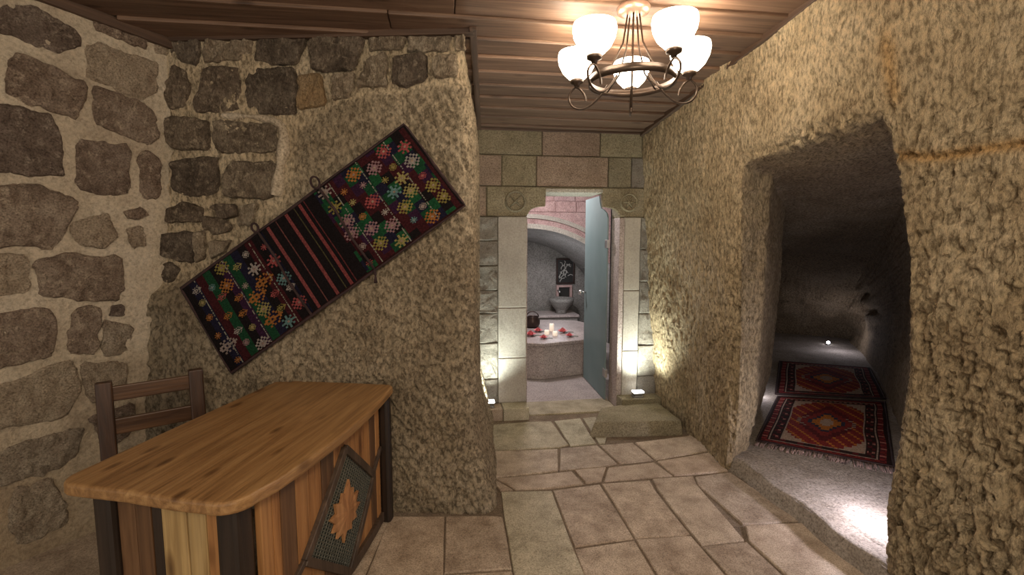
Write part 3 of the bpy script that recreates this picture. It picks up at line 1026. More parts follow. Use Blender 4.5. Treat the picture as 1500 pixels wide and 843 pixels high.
def ashlar(poly, mat, proud=0.012, rough=0.003, it=0, depth=0.03, name='stone'):
    """squared block: outline in (hall X, z)"""
    pts = dens(poly, True, 0.05) if it == 0 else smooth_poly(poly, it)
    n = len(pts); cx = sum(p[0] for p in pts) / n; cz = sum(p[1] for p in pts) / n
    off = R.random() * 40
    ks = [1.0, 1.0, 0.0]
    V = []; Fc = []
    insets = [(0.0, -depth), (0.0, proud - 0.006), (0.008, proud)]
    for d_, h in insets:
        for p in pts:
            dx, dz = p[0] - cx, p[1] - cz; l = math.hypot(dx, dz) + 1e-6
            V.append((p[0] - dx / l * d_, p[1] - dz / l * d_, h))
    for kk in (0.7, 0.35):
        for p in pts:
            V.append((cx + (p[0] - cx) * kk, cz + (p[1] - cz) * kk, proud))
    V.append((cx, cz, proud))
    A = np.array([(v[0] + off, v[1], v[2] + off) for v in V])
    hn = vnoise(A, 14) * rough * 2 + vnoise(A, 40) * rough
    W = []
    for i, v in enumerate(V):
        h = v[2] + (hn[i] if i >= 2 * n else 0)
        W.append(P_BACK.at(v[0], v[1], h))
    L = 5
    for r in range(L - 1):
        for i in range(n):
            j = (i + 1) % n
            Fc.append((r * n + i, r * n + j, (r + 1) * n + j, (r + 1) * n + i))
    c = len(V) - 1
    for i in range(n):
        Fc.append(((L - 1) * n + i, (L - 1) * n + (i + 1) % n, c))
    o = obj(name, W, Fc, mat, None)
    fixn(o)
    o.parent = wbk; o.matrix_parent_inverse = wbk.matrix_world.inverted() if False else Matrix.Rotation(-TH, 4, 'Z')
    return o


def rc(x0, x1, z0, z1, g=0.004):
    return [(x0 + g, z0 + g), (x1 - g, z0 + g), (x1 - g, z1 - g), (x0 + g, z1 - g)]


Z1, Z2, Z3 = 2.33, 2.06, 1.795
G, RD, SM, WT = M_ASHLAR_G, M_ASHLAR_R, M_ASHLAR_S, M_ASHLAR_W
for x0, x1, z0, z1, m in ((.27, .87, Z1, 2.58, G), (.87, 1.40, Z1, 2.58, RD), (1.40, 1.80, Z1, 2.58, G), (1.80, 1.99, Z1, 2.58, G),
                          (.27, .51, Z2, Z1, RD), (.51, .82, Z2, Z1, G), (.82, 1.48, Z2, Z1, RD), (1.48, 1.70, Z2, Z1, G), (1.70, 1.86, Z2, Z1, WT), (1.86, 1.99, Z2, Z1, WT)):
    ashlar(rc(x0, x1, z0, z1), m)
ashlar(rc(.27, .375, Z3, Z2), RD)
arcL = [(DL, Z3 + .004), (DL + 0.004, 1.815)]
for i in range(9):
    a = PI - (PI / 2) * i / 8
    arcL.append((DL + 0.015 + 0.15 + 0.15 * math.cos(a) * 1.0, 1.82 + 0.068 * math.sin(a)))
arcL += [(DL + 0.168, 1.905), (DL + 0.172, 2.0), (DL + 0.172, Z2 - .004)]
cL = [(.379, Z2 - .004), (.379, Z3 + .004)] + arcL
mid = (DL + DR) / 2
ashlar(cL, G)
cR = [(2 * mid - x, z) for x, z in arcL]
ashlar([(1.86, Z2 - .004), (1.86, Z3 + .004)] + cR, G)
ashlar(rc(1.865, 1.99, Z3, Z2), WT)
# lintel soffit, a pale chamfered strip above the opening
lin = MB().hexa([(DL + .17, YB - .015, 2.012), (DR - .17, YB - .015, 2.012), (DR - .215, YB + .2, 1.995), (DL + .215, YB + .2, 1.995)],
                [(DL + .17, YB - .015, 2.045), (DR - .17, YB - .015, 2.045), (DR - .17, YB + .2, 2.045), (DL + .17, YB + .2, 2.045)])
lin.build('lintel', M_PALE, wbk, bev=0.004, M=Matrix.Identity(4))
zs = [1.795, 1.58, 1.36, 1.14, 0.93, 0.66, 0.33, 0.10]
for a, b in zip(zs[:-1], zs[1:]):
    ashlar(rc(.27, .475, b, a), WT, 0.016, 0.012)
for a, b in ((1.795, .98), (.98, .52), (.52, .10)):
    ashlar(rc(.475, DL, b, a, .0015), SM, 0.018, 0.0015)
for a, b in ((1.795, 1.12), (1.12, .55), (.55, -.02)):
    ashlar(rc(DR + .045, 1.80, b, a, .0015), SM, 0.018, 0.0015)
for a, b in ((1.795, 1.5), (1.5, 1.2), (1.2, .9), (.9, .6), (.6, .3), (.3, -.02)):
    ashlar(rc(1.80, 1.99, b, a), WT, 0.02, 0.012)


def rosette(cx, cz, angs, r):
    m = MB()
    ring = [P_BACK.at(cx + r * math.cos(a), cz + r * math.sin(a), 0.018) for a in [2 * PI * i / 32 for i in range(32)]]
    m.tube(ring, 0.011, 6, True)
    for a in angs:
        e = [P_BACK.at(cx + k * r * .8 * math.cos(a), cz + k * r * .8 * math.sin(a), 0.019) for k in (-1, 0, 1)]
        m.tube(e, [0.006, 0.013, 0.006], 6)
    o = m.build('rosette', M_ASHLAR_G, None, True)
    o.parent = wbk; o.matrix_parent_inverse = Matrix.Rotation(-TH, 4, 'Z')


rosette(.632, 1.93, [PI / 4, -PI / 4], .085)
rosette(1.680, 1.93, [0, PI / 3, -PI / 3], .075)
# base plinths: under the left pier and the low stone step on the right
RZ = Matrix.Rotation(TH, 4, 'Z')
p1 = MB()
p1.box(.27, .50, 4.13, YB + .02, -.02, .095).build('plinth_stone', M_SLAB, wbk, bev=.008, M=Matrix.Identity(4))
MB().box(.503, DL, 4.12, YB + .02, -.02, .10).build('plinth_stone', M_SLAB_G, wbk, bev=.008, M=Matrix.Identity(4))
low = MB().hexa([(1.14, 3.66, -.02), (1.93, 3.60, -.02), (1.97, 4.28, -.02), (1.36, 4.10, -.02)],
                [(1.20, 3.69, .105), (1.92, 3.62, .11), (1.97, 4.28, .07), (1.40, 4.12, .065)]).build('plinth_stone', M_ASHLAR_G, wbk, bev=.012, M=Matrix.Identity(4))

MB().box(1.605, 1.99, 4.14, YB + .02, -.02, .125).build('plinth_stone', M_ASHLAR_G, wbk, bev=.01, M=Matrix.Identity(4))

# ------------------------------------------------------------------ door: jamb strips and frosted leaf swung into the bath
struct(MB().box(DR - .002, DR + .045, YB - .012, YB + .2, 0.0, 1.79).build('trim_2', M_JAMB, bev=.004, M=RZ))
struct(MB().box(DL - .012, DL + .006, YB - .008, YB + .2, 0.0, 1.79).build('trim_3', M_JAMB, bev=.003, M=RZ))


def ray_hallY(px, Y):
    d = ray(px, 421.5); X, Yh = wh(d.x, d.y)
    return X * Y / Yh


hX = ray_hallY(889, YB + .2); fX = ray_hallY(857, 5.30)
hinge = Vector((hX, YB + .2, 0)); ang = math.atan2(5.30 - hinge.y, fX - hinge.x)
leaf_L = math.hypot(5.30 - hinge.y, fX - hinge.x)
lp = [(0, 0.01), (leaf_L, 0.01), (leaf_L, 2.03)]
lp += [(leaf_L * .36, 2.03), (leaf_L * .33, 1.96), (leaf_L * .27, 1.90)]
lp += [(leaf_L * .16, 1.88), (leaf_L * .05, 1.845), (0.0, 1.80)]
m = MB(); n = len(lp)
m.add([(x, -0.006, z) for x, z in lp] + [(x, 0.006, z) for x, z in lp],
      [tuple(range(n)), tuple(range(2 * n - 1, n - 1, -1))] + [(i, (i + 1) % n, n + (i + 1) % n, n + i) for i in range(n)])
door = m.build('door_1', M_GLASS)
door.matrix_world = RZ @ Matrix.Translation(hinge) @ Matrix.Rotation(ang, 4, 'Z')
struct(door)
for z in (.28, 1.55):
    MB().box(-.03, .05, -.014, .014, z - .04, z + .04).build('hinge', M_STEEL, door, bev=.003)
hd = MB().tube([(leaf_L - .06, .006, 1.0), (leaf_L - .06, .05, 1.0)], .012, 10).tube([(leaf_L - .06, -.006, 1.0), (leaf_L - .06, -.05, 1.0)], .012, 10)
hd.lathe([(0, -.028), (.02, -.024), (.03, 0), (.02, .024), (0, .028)], (leaf_L - .06, .065, 1.0), 14)
hd.lathe([(0, -.028), (.02, -.024), (.03, 0), (.02, .024), (0, .028)], (leaf_L - .06, -.065, 1.0), 14)
hd.build('door_knob', M_STEEL, door, True)

# ------------------------------------------------------------------ ceiling boards and wooden trim
cb = MB().hexa([tuple(hw(-2.9, -1.7, zceil(-1.7) + .03)), tuple(hw(2.1, -1.7, zceil(-1.7) + .03)), tuple(hw(2.1, 4.5, zceil(4.5) + .03)), tuple(hw(-2.9, 4.5, zceil(4.5) + .03))],
               [tuple(hw(-2.9, -1.7, 3.3)), tuple(hw(2.1, -1.7, 3.3)), tuple(hw(2.1, 4.5, 2.9)), tuple(hw(-2.9, 4.5, 2.9))])
ceil = struct(cb.build('ceiling', M_TRIM))


def left_end(Y):
    # hall X where the left wall meets the ceiling at depth Y
    z = zceil(Y); best = -2.6
    for i in range(400):
        X = -4.0 + i * 0.01
        p = hw(X, Y)
        if p.x > lw_x(p.y, z):
            return X - 0.03
    return best


Y = -1.62
PIT = 0.2
while Y < 4.25:
    Ye = min(Y + PIT + .012, 4.30)
    ym = (Y + Ye) / 2
    xl = 0.08 + .1 * (ym - 2.7) if ym > 3.2 else max(-2.85, left_end(ym))
    segs = [(xl, 1.80)]
    if ym < 3.2:
        j = R.uniform(-0.6, 0.2)
        segs = [(xl, j), (j + .003, 1.80)]
    for x0, x1 in segs:
        z0 = zceil(Y) - 0.022 + R.uniform(-.003, .003); z1 = zceil(Ye) - 0.002
        dz = R.uniform(-.003, .003)
        b = MB().hexa([(x0, Y, z0), (x1, Y, z0 + dz), (x1, Ye, z1 + dz), (x0, Ye, z1)],
                      [(x0, Y, z0 + .022), (x1, Y, z0 + .022), (x1, Ye, z1 + .022), (x0, Ye, z1 + .022)])
        b.build('ceiling_board', M_BOARD, ceil, bev=.006, M=RZ)
    Y += PIT


def strip(a, b, wd, hgt, name):
    a = Vector(a); b = Vector(b); L = (b - a).length
    o = MB().box(0, L, -wd / 2, wd / 2, -hgt / 2, hgt / 2).build(name, M_TRIM, None, bev=.005)
    o.matrix_world = Matrix.Translation(a) @ (b - a).to_track_quat('X', 'Z').to_matrix().to_4x4()
    return struct(o)


def lwtop(y):
    z = zceil(wh(lw_x(y, 2.7), y)[1])
    return Vector((lw_x(y, z) + .015, y, z - .03))


strip(lwtop(2.80), lwtop(-1.5), .04, .055, 'trim_4')
a = Vector((-1.89, blk_y(-1.89) - .012, 2.69)); b = Vector((-0.20, blk_y(-.2) - .012, zceil(2.7) - .015))
strip(a, b, .05, .045, 'trim_5')
strip((-.205, 2.66, zceil(2.68) - .012), (-.285, 4.27, zceil(4.28) - .012), .04, .04, 'trim_6')
strip(hw(rw_X(2.9) + .01, -1.5, zceil(-1.5) - .02), hw(rw_X(2.56) + .0, 4.28, zceil(4.28) - .02), .04, .045, 'trim_7')
strip(hw(.28, 4.275, zceil(4.28) - .012), hw(1.8, 4.275, zceil(4.28) - .012), .03, .03, 'trim_8')

# ------------------------------------------------------------------ bath chamber beyond the door (hall frame)
struct(MB().box(-1.2, 2.6, 4.52, 8.6, -.1, -.002).build('floor', M_MARBLE, M=RZ))
struct(MB().box(-1.2, 2.6, 8.3, 8.6, -.1, 2.9).build('wall_back', M_BATH, M=RZ))
struct(MB().box(-1.4, -1.0, 4.5, 8.6, -.1, 2.9).build('wall_left', M_BATH, M=RZ))
struct(MB().box(2.5, 2.6, 4.5, 8.6, -.1, 2.9).build('wall_right', M_BATH, M=RZ))
struct(MB().box(-1.2, 2.6, 4.5, 8.6, 2.75, 2.95).build('ceiling', M_BATH, M=RZ))
# arch wall: pink blocks above a segmental arch
AY, ACX, ACZ, AR = 7.02, 1.20, -0.05, 1.80
aw = MB(); NA_ = 40
XMIN, XMAX, AR2 = -.98, 2.48, 1.62     # the vault narrows toward the back
cl = lambda x: min(max(x, XMIN), XMAX)
v = []; f = []
for i in range(NA_ + 1):
    a = PI * i / NA_; c, s_ = math.cos(a), math.sin(a)
    x = ACX + AR * c; z = ACZ + AR * s_
    v += [(cl(x), AY, z), (cl(ACX + AR2 * c), 8.29, ACZ + AR2 * s_), (cl(ACX + 2.6 * c * 1.2), AY, 2.8 if s_ > .25 else z)]
for i in range(NA_):
    k = i * 3
    f += [(k, k + 3, k + 5, k + 2), (k, k + 1, k + 4, k + 3)]
aw.add(v, f)
arch = struct(aw.build('wall_arch', M_PINK, M=RZ))
arch.data.materials.append(M_BATH)
for p_ in arch.data.polygons:
    if abs(p_.normal.y) < .95:
        p_.material_index = 1
for k, (r0, r1, th) in enumerate(((1.80, 1.87, .05), (1.95, 2.01, .03))):
    v = []; f = []; n_ = 0
    for i in range(NA_ + 1):
        a = PI * i / NA_; c, s_ = math.cos(a), math.sin(a)
        if not XMIN < ACX + r1 * c < XMAX:
            continue
        for r, y in ((r0, AY - th), (r1, AY - th), (r1, AY + .02), (r0, AY + .02)):
            v.append((ACX + r * c, y, ACZ + r * s_))
        n_ += 1
    for i in range(n_ - 1):
        for q in range(4):
            f.append((i * 4 + q, i * 4 + (q + 1) % 4, i * 4 + 4 + (q + 1) % 4, i * 4 + 4 + q))
    MB().add(v, f).build('arch_moulding', M_PALE, arch, M=Matrix.Identity(4))
z = 1.99
while z < 2.7:
    x = 0.2 + R.uniform(0, .2)
    while x < 2.3:
        L = R.uniform(.24, .4)
        MB().box(x, x + L - .012, AY - .02, AY + .02, z, z + .148).build('stone', M_PINK, arch, bev=.006, M=Matrix.Identity(4))
        x += L
    z += .16

# the marble platform
oct_ = [(.35, 5.55), (1.10, 5.27), (1.85, 5.50), (2.1, 6.1), (1.85, 6.7), (1.1, 6.88), (.35, 6.7), (.10, 6.1)]
pf_ = thing('bathing_platform', 'low many-sided grey marble platform seen through the doorway, bearing flowers and a dark pot', 'platform', hw(1.1, 6.2), TH)
def loc(poly): return [(x - 1.1, y - 6.2) for x, y in poly]
MB().prism(loc(oct_), 0.0, .385).build('body', M_MARBLE, pf_, bev=.006)
big = [(1.1 + (x - 1.1) * 1.03, 6.2 + (y - 6.2) * 1.03) for x, y in oct_]
MB().prism(loc(big), .385, .425).build('top_slab', M_MARBLE, pf_, bev=.01)


def put(px, py, z):                 # a spot on a real horizontal surface at height z
    return on_floor(px, py, z)


# dark pot, flowers and candles on the platform
PT = .425
q = put(780, 480, PT)
pot = thing('pot', 'dark round pot with an arched handle behind the pink roses on the platform', 'pot', q)
MB().lathe([(0, 0), (.075, .002), (.10, .05), (.10, .10), (.078, .135), (.085, .15), (.075, .15), (.068, .135), (.088, .10), (.088, .05), (.06, .012), (0, .01)], seg=24).build('body', M_POT, pot, True)
MB().tube([(.08 * math.cos(a), 0, .14 + .075 * math.sin(a)) for a in [PI * i / 14 for i in range(15)]], .007, 8).build('handle', M_POT, pot, True)


def rose(loc_, r, mat):
    m = MB()
    for L, (rr, tilt, n, h) in enumerate(((1.0, .9, 6, .25), (.72, .5, 5, .45), (.42, .2, 4, .6))):
        for k in range(n):
            a = 2 * PI * k / n + L * .5
            d = Vector((math.cos(a), math.sin(a), 0)); t = Vector((-math.sin(a), math.cos(a), 0))
            g = []
            for i in range(4):
                u = i / 3
                for j in range(4):
                    w_ = (j / 3 - .5) * 1.1 * rr * math.sin(PI * (.25 + .6 * u))
                    out = rr * (.25 + .75 * u * tilt)
                    g.append(Vector(loc_) + (d * (out - .5 * w_ * w_) + t * w_ + Vector((0, 0, h * u * 1.3 + .1))) * r)
            m.add(g, [(i * 4 + j, i * 4 + j + 1, i * 4 + j + 5, i * 4 + j + 4) for i in range(3) for j in range(3)])
    return m


FL = [(777, 493, .075, 'r', 'leftmost pink rose lying by the dark pot on the platform'), (788, 487, .065, 'r', 'pink rose just in front of the dark pot handle'),
      (796, 497, .055, 'r', 'pink rose between the dark pot and the white candles'), (824, 488, .07, 'r', 'pink rose right of the white candles on the platform'),
      (834, 494, .055, 'r', 'rightmost small pink rose on the platform')]
for px, py, r, k, lab in FL:
    q = put(px, py, PT)
    t = thing('rose', lab, 'flower', q, 0, 'roses on the platform')
    rose((0, 0, 0.005), r, None).build('petals', M_ROSE, t, True)
    MB().tube([(0, 0, .004), (r * 1.1, r * .3, .008), (r * 2.0, r * .2, .006)], .004, 6).build('stem', M_GREEN, t, True)
for px, py, h, lab in ((801, 490, .05, 'leftmost short white candle on the platform'), (808, 485, .09, 'tallest white candle in the middle of the flowers'),
                       (813, 492, .05, 'short white candle between the tall candle and the right roses')):
    q = put(px, py, PT)
    t = thing('candle', lab, 'candle', q, 0, 'candles on the platform')
    MB().lathe([(0, 0), (.028, 0), (.03, .004), (.03, h), (.024, h + .003), (0, h)], seg=16).build('wax', M_WHITE, t, True)
    MB().tube([(0, 0, h), (.001, 0, h + .014)], .002, 6).build('wick', M_PANEL, t)

# back wall of the bath: bench, basin, carved panel, niche
bench = thing('stone_bench', 'grey stone ledge running along the back wall of the bath', 'bench', hw(1.1, 8.0), TH)
MB().box(-1.0, 1.1, -.25, .27, 0, .30).build('body', M_BATH, bench, bev=.01)
MB().box(-1.02, 1.12, -.28, .27, .30, .34).build('top_slab', M_MARBLE, bench, bev=.008)


def back_pt(px, py, Y):
    d = ray(px, py); X, Yh = wh(d.x, d.y); t = Y / Yh
    return X * t, EYE + d.z * t


bx, bz = back_pt(824, 470, 7.85)
ba = thing('wash_basin', 'round grey stone wash basin on the ledge below the small lit niche', 'basin', hw(bx, 7.95, .34), TH)
MB().lathe([(0, 0), (.10, 0), (.09, .04), (.12, .08), (.21, .2), (.22, .26), (.18, .26), (.17, .2), (.08, .1), (0, .09)], seg=28).build('bowl', M_BATH, ba, True)
MB().tube([(0, .30, .36), (0, .16, .37), (0, .12, .34)], .014, 8).build('spout', M_STEEL, ba, True)
x0, z1 = back_pt(815, 379, 8.27); x1, z0 = back_pt(841, 416, 8.27)
pc = thing('carved_panel', 'dark framed openwork panel hanging on the bath back wall above the niche', 'wall panel', hw((x0 + x1) / 2, 8.28, (z0 + z1) / 2), TH)
W2, H2 = (x1 - x0) / 2, (z1 - z0) / 2
MB().box(-W2, W2, -.012, .012, -H2, H2).build('backing', M_PANEL, pc)
fr = MB()
fr.box(-W2, W2, -.035, .012, H2 - .025, H2).box(-W2, W2, -.035, .012, -H2, -H2 + .025).box(-W2, -W2 + .025, -.035, .012, -H2, H2).box(W2 - .025, W2, -.035, .012, -H2, H2)
fr.build('frame', M_POT, pc, bev=.003)
m = MB()
for k in range(16):
    a = R.uniform(0, PI); cx_, cz_ = R.uniform(-W2 * .6, W2 * .6), R.uniform(-H2 * .7, H2 * .7)
    pts = [(cx_ + .05 * s * math.cos(a) + .02 * math.sin(3 * s), -.018, cz_ + .06 * s * math.sin(a) + .015 * math.cos(4 * s)) for s in (-1, -.5, 0, .5, 1)]
    m.tube(pts, .007, 6)
o = m.build('scrollwork', M_PALEPAINT, pc, True); o['kind'] = 'stuff'
x0, z1 = back_pt(818, 421, 8.27); x1, z0 = back_pt(834, 443, 8.27)
ni = thing('wall_niche', 'small dark square niche frame below the openwork panel', 'niche', hw((x0 + x1) / 2, 8.28, (z0 + z1) / 2), TH)
W2, H2 = (x1 - x0) / 2, (z1 - z0) / 2
MB().box(-W2, W2, -.004, .012, -H2, H2).build('recess_shade', M_PANEL, ni)  # flat black sheet standing in for the shaded hollow of the niche
fr = MB().box(-W2 - .04, W2 + .04, -.05, .012, H2, H2 + .04).box(-W2 - .04, W2 + .04, -.05, .012, -H2 - .05, -H2).box(-W2 - .04, -W2, -.05, .012, -H2, H2).box(W2, W2 + .04, -.05, .012, -H2, H2)
fr.build('frame', M_PINK, ni, bev=.004)
cup = MB().lathe([(0, 0), (.03, 0), (.045, .04), (.05, .08), (.044, .08), (.035, .035), (0, .012)], seg=18).build('cup', M_WHITE, None, True)
cup.matrix_world = Matrix.Translation(hw((x0 + x1) / 2 + .03, 8.24, z0)); tag(cup, 'small pale cup standing in the dark square niche', 'cup')

# ------------------------------------------------------------------ uplights at the foot of the doorway piers
for px, py, X, zf, lab in ((716, 588, None, .102, 'small uplight on the plinth left of the doorway'), (934, 575, None, .13, 'small uplight on the low step right of the doorway')):
    Yf = 4.19
    d = ray(px, py); Xh, Yh = wh(d.x, d.y); t_ = Yf / Yh
    X = Xh * t_; zt = EYE + d.z * t_
    u = thing('uplight', lab, 'light', hw(X, Yf, zf - .005), TH, 'uplights beside the doorway')
    hgt = max(zt - zf, .05)
    MB().box(-.05, .05, -.03, .03, 0, .014).build('base', M_FIX, u, bev=.003)
    MB().hexa([(-.035, -.02, .012), (.035, -.02, .012), (.035, .02, .012), (-.035, .02, .012)], [(-.055, -.035, hgt), (.055, -.035, hgt), (.055, .03, hgt), (-.055, .03, hgt)]).build('housing', M_FIX, u, bev=.003)
    MB().box(-.05, .05, -.038, .026, hgt - .004, hgt + .012).build('lens', M_LED, u, bev=.004)
    p = hw(X, Yf - .09, zf + hgt + .06)
    lamp('uplight_beam', 'SPOT', p, 72, (0.93, 1.0, 0.88), .07, hw(X, Yf + .02, 2.2), 120, 1.0)

# ------------------------------------------------------------------ lights in the side passage
lp1 = on_floor(1213, 505, .1)
u = thing('floor_spotlight', 'tiny bright spotlight on the ground at the far end of the side passage', 'light', (lp1.x, lp1.y, .085), 0)
MB().lathe([(0, 0), (.035, 0), (.04, .01), (.03, .03), (0, .03)], seg=16).build('base', M_FIX, u, True)
MB().lathe([(.0, .03), (.012, .03), (.02, .042), (.02, .055), (.0, .065)], seg=16).build('lens', M_LEDV, u, True)
lamp('passage_far_beam', 'POINT', (lp1.x - .15, lp1.y - .45, .35), 3.0, (.90, .87, 1.0), .04)
q = hw(2.95, 4.12, .1)
u = thing('floor_spotlight', 'small ground spotlight hidden behind the left jamb of the side passage', 'light', (q.x, q.y, .085), 0)
MB().lathe([(0, 0), (.035, 0), (.04, .01), (.03, .03), (0, .03)], seg=16).build('base', M_FIX, u, True)
MB().lathe([(.0, .03), (.02, .03), (.034, .05), (.034, .075), (.0, .085)], seg=16).build('lens', M_LEDV, u, True)
lamp('passage_left_beam', 'POINT', (q.x + .03, q.y, .34), 10.0, (.93, .88, 1.0), .04)
q = hw(2.30, 2.01, .30)
u = thing('wall_spotlight', 'small spotlight low on the right side of the side passage, behind the near jamb', 'light', q, math.radians(40))
MB().box(-.03, .03, -.02, .06, -.03, .03).build('housing', M_FIX, u, bev=.004)
MB().box(-.024, .024, -.022, .02, -.036, -.026).build('lens', M_LEDV, u)
lamp('passage_near_beam', 'POINT', q + Vector((-.05, .06, 0)), 17.0, (.93, .87, 1.0), .03)

# ------------------------------------------------------------------ rugs in the passage
PALR = {'k': (.03, .016, .014), 'r': (.22, .03, .026), 'd': (.11, .018, .02), 'c': (.40, .29, .22), 'o': (.45, .16, .03), 'b': (.035, .035, .06), 'w': (.36, .28, .22), 'p': (.42, .17, .13)}


def rug_pattern(nx, ny, seed):
    rr = np.random.default_rng(seed)
    C = np.zeros((nx, ny, 3)); 
    x = np.abs((np.arange(nx) + .5) / nx - .5)[:, None] * 2; y = np.abs((np.arange(ny) + .5) / ny - .5)[None, :] * 2
    X = np.broadcast_to(x, (nx, ny)); Yv = np.broadcast_to(y, (nx, ny))
    step = np.floor(Yv * 14) / 14
    stx = np.floor(X * 16) / 16
    C[:] = PALR['r']
    band = X
    C[(stx + step * 1.0) > 1.02] = PALR['c']          # pale stepped corners
    C[(stx + step) > 1.30] = PALR['p']
    dia = stx * 1.25 + step * 1.05
    C[dia < .62] = PALR['d']; C[dia < .50] = PALR['r']; C[dia < .34] = PALR['b']; C[dia < .24] = PALR['o']; C[dia < .10] = PALR['c']
    ii, jj = np.meshgrid(np.arange(nx), np.arange(ny), indexing='ij')
    tick = ((ii // 2 + jj // 3) % 5 == 0) & (dia > .62) & (stx + step < 1.02)
    C[tick] = PALR['o']
    hook = (np.abs(dia - .56) < .02) & ((jj // 2) % 2 == 0); C[hook] = PALR['w']
    edge = np.maximum(X - .0, 0)
    bz = np.maximum(X, (Yv - 1) * 1.9 + 1)
    C[bz > .62] = PALR['k']
    m1 = (bz > .66) & (bz < .78) & (((jj // 4 + ii // 4) % 3) == 0); C[m1] = PALR['d']
    m2 = (bz > .66) & (bz < .78) & (((jj // 3) % 5) == 0) & ((ii % 4) < 2); C[m2] = PALR['p']
    C[(bz > .62) & (bz < .645)] = PALR['w']
    C[(bz > .79) & (bz < .815)] = PALR['w']
    m3 = (bz > .83) & (bz < .93); C[m3] = PALR['r']
    C[m3 & (((jj // 3 + ii // 3) % 2) == 0)] = PALR['d']
    C[m3 & (((jj // 2) % 6) == 0)] = PALR['p']
    C[bz > .95] = PALR['k']
    C = C * (0.75 + .5 * rr.random((nx, ny, 1)))
    return C


def cloth(name, corners, nx, ny, C, parent, wave, thick=.008):
    """woven sheet with one coloured stitch per face; corners a(u0v0) b(u1v0) c(u1v1) d(u0v1)"""
    a, b, c, d = [np.array(p) for p in corners]
    u = np.linspace(0, 1, nx + 1)[:, None, None]; v = np.linspace(0, 1, ny + 1)[None, :, None]
    P = (a * (1 - u) + b * u) * (1 - v) + (d * (1 - u) + c * u) * v
    P = P + wave(P, u[..., 0] + 0 * v[..., 0], v[..., 0] + 0 * u[..., 0])
    o = fast_mesh(name, P.reshape(-1, 3), grid_faces(nx + 1, ny + 1), M_WEAVE, parent)
    set_col(o, np.clip(C.reshape(-1, 3), 0, 1), 'FACE', 'weave')
    return o


def make_rug(name, lab, px, seed, fringe):
    cs = [on_floor(*p, .1) for p in px]
    base = sum(cs, Vector()) / 4
    t = thing(name, lab, 'rug', (base.x, base.y, .1), 0, 'rugs in the side passage')
    L = [tuple(p - Vector((base.x, base.y, .1))) for p in cs]
    def wave(P, u, v):
        Q = P.reshape(-1, 3) + seed
        h = vnoise(Q, 3).reshape(u.shape) * .012 + .013
        sx = vnoise(Q + 9, 4).reshape(u.shape) * .012
        return np.stack([sx, -sx, h], -1)
    C = rug_pattern(88, 130, seed)
    cloth('pile', L, 88, 130, C, t, wave)
    # dark woven selvedge all round gives the rug its thickness
    e = MB()
    loop = []
    for a_, b_ in ((0, 1), (1, 2), (2, 3), (3, 0)):
        for k in range(12):
            p = Vector(L[a_]).lerp(Vector(L[b_]), k / 12); loop.append((p.x, p.y, .010))
    e.tube(loop, .009, 6, True).build('selvedge', M_BRAID, t, True)
    if fringe:
        fm = MB()
        dirv = (Vector(L[0]) - Vector(L[3])).normalized()
        for k in range(170):
            p = Vector(L[0]).lerp(Vector(L[1]), (k + .5) / 130)
            ln = R.uniform(.06, .11); sd = Vector((-dirv.y, dirv.x, 0)) * R.uniform(-.02, .02)
            fm.tube([p + Vector((0, 0, .010)), p + dirv * ln * .5 + sd * .5 + Vector((0, 0, .012)), p + dirv * ln + sd + Vector((0, 0, .004))], [.005, .0045, .003], 4)
        o = fm.build('fringe', M_FRINGE, t, True); o['kind'] = 'stuff'


M_FRINGE = plain('mottled_fringe', (.22, .15, .13), .95, var=.8)
make_rug('rug', 'nearer red Anatolian-style rug with pale stepped corners and a fringe at the passage mouth', [(1108, 648), (1309, 687), (1296, 591), (1139, 583)], 3, True)
make_rug('rug', 'farther red patterned rug lying end to end beyond the fringed one', [(1136, 579), (1297, 586), (1274, 541), (1142, 531)], 8, False)

# ------------------------------------------------------------------ woven saddlebag hung slantwise on the rock
sbt = [P_BLOCK.hit(*p) for p in [(278, 421), (597, 187), (683, 302), (350, 542)]]
sb_c = P_BLOCK.at(sum(p[0] for p in sbt) / 4, sum(p[1] for p in sbt) / 4, .0)
bag = thing('saddlebag', 'dark woven saddlebag with two flowered pockets, hung slantwise on the rock wall above the desk', 'wall hanging', sb_c)
H0 = .075
BC = [P_BLOCK.at(p[0], p[1], H0) - sb_c for p in sbt]     # a left, b top, c right, d bottom  (u along the length, v across)
NXB, NYB = 250, 104
rr = np.random.default_rng(5)
CB = np.zeros((NXB, NYB, 3))
ii, jj = np.meshgrid(np.arange(NXB), np.arange(NYB), indexing='ij')
BK, NV, GR, MR_, PU = (.012, .009, .010), (.014, .013, .03), (.012, .055, .025), (.05, .011, .014), (.035, .012, .035)
CB[:] = BK
bands = [BK, NV, MR_, GR, BK, PU, GR, NV, BK, MR_]
lft = ii < 92; rgt = ii >= 150; cen = ~lft & ~rgt
for k in range(12):
    CB[lft & (ii // 8 == k)] = bands[k % 10]
lat = ((ii + jj) // 11 + (ii - jj) // 11)
pal = [MR_, GR, BK, PU, (.014, .075, .03), MR_, NV]
for k in range(7):
    CB[rgt & (((ii // 9) * 3 + ((jj + (ii // 9) * 5) // 12) * 2) % 7 == k)] = pal[k]
for k, c in ((98, (.21, .055, .055)), (107, (.13, .05, .045)), (118, (.21, .055, .055)), (127, (.07, .06, .03)), (133, (.21, .05, .05)), (138, (.12, .03, .03))):
    CB[cen & (np.abs(ii - k) < (2 if c[0] > .2 else 1))] = c
CB[cen & (ii > 142)] = BK
STAR = ["..#.#..", ".#.#.#.", "#.###.#", ".##o##.", "#.###.#", ".#.#.#.", "..#.#.."]
FLW = ["...#...", ".#.#.#.", "..###..", "###o###", "..###..", ".#.#.#.", "...#..."]
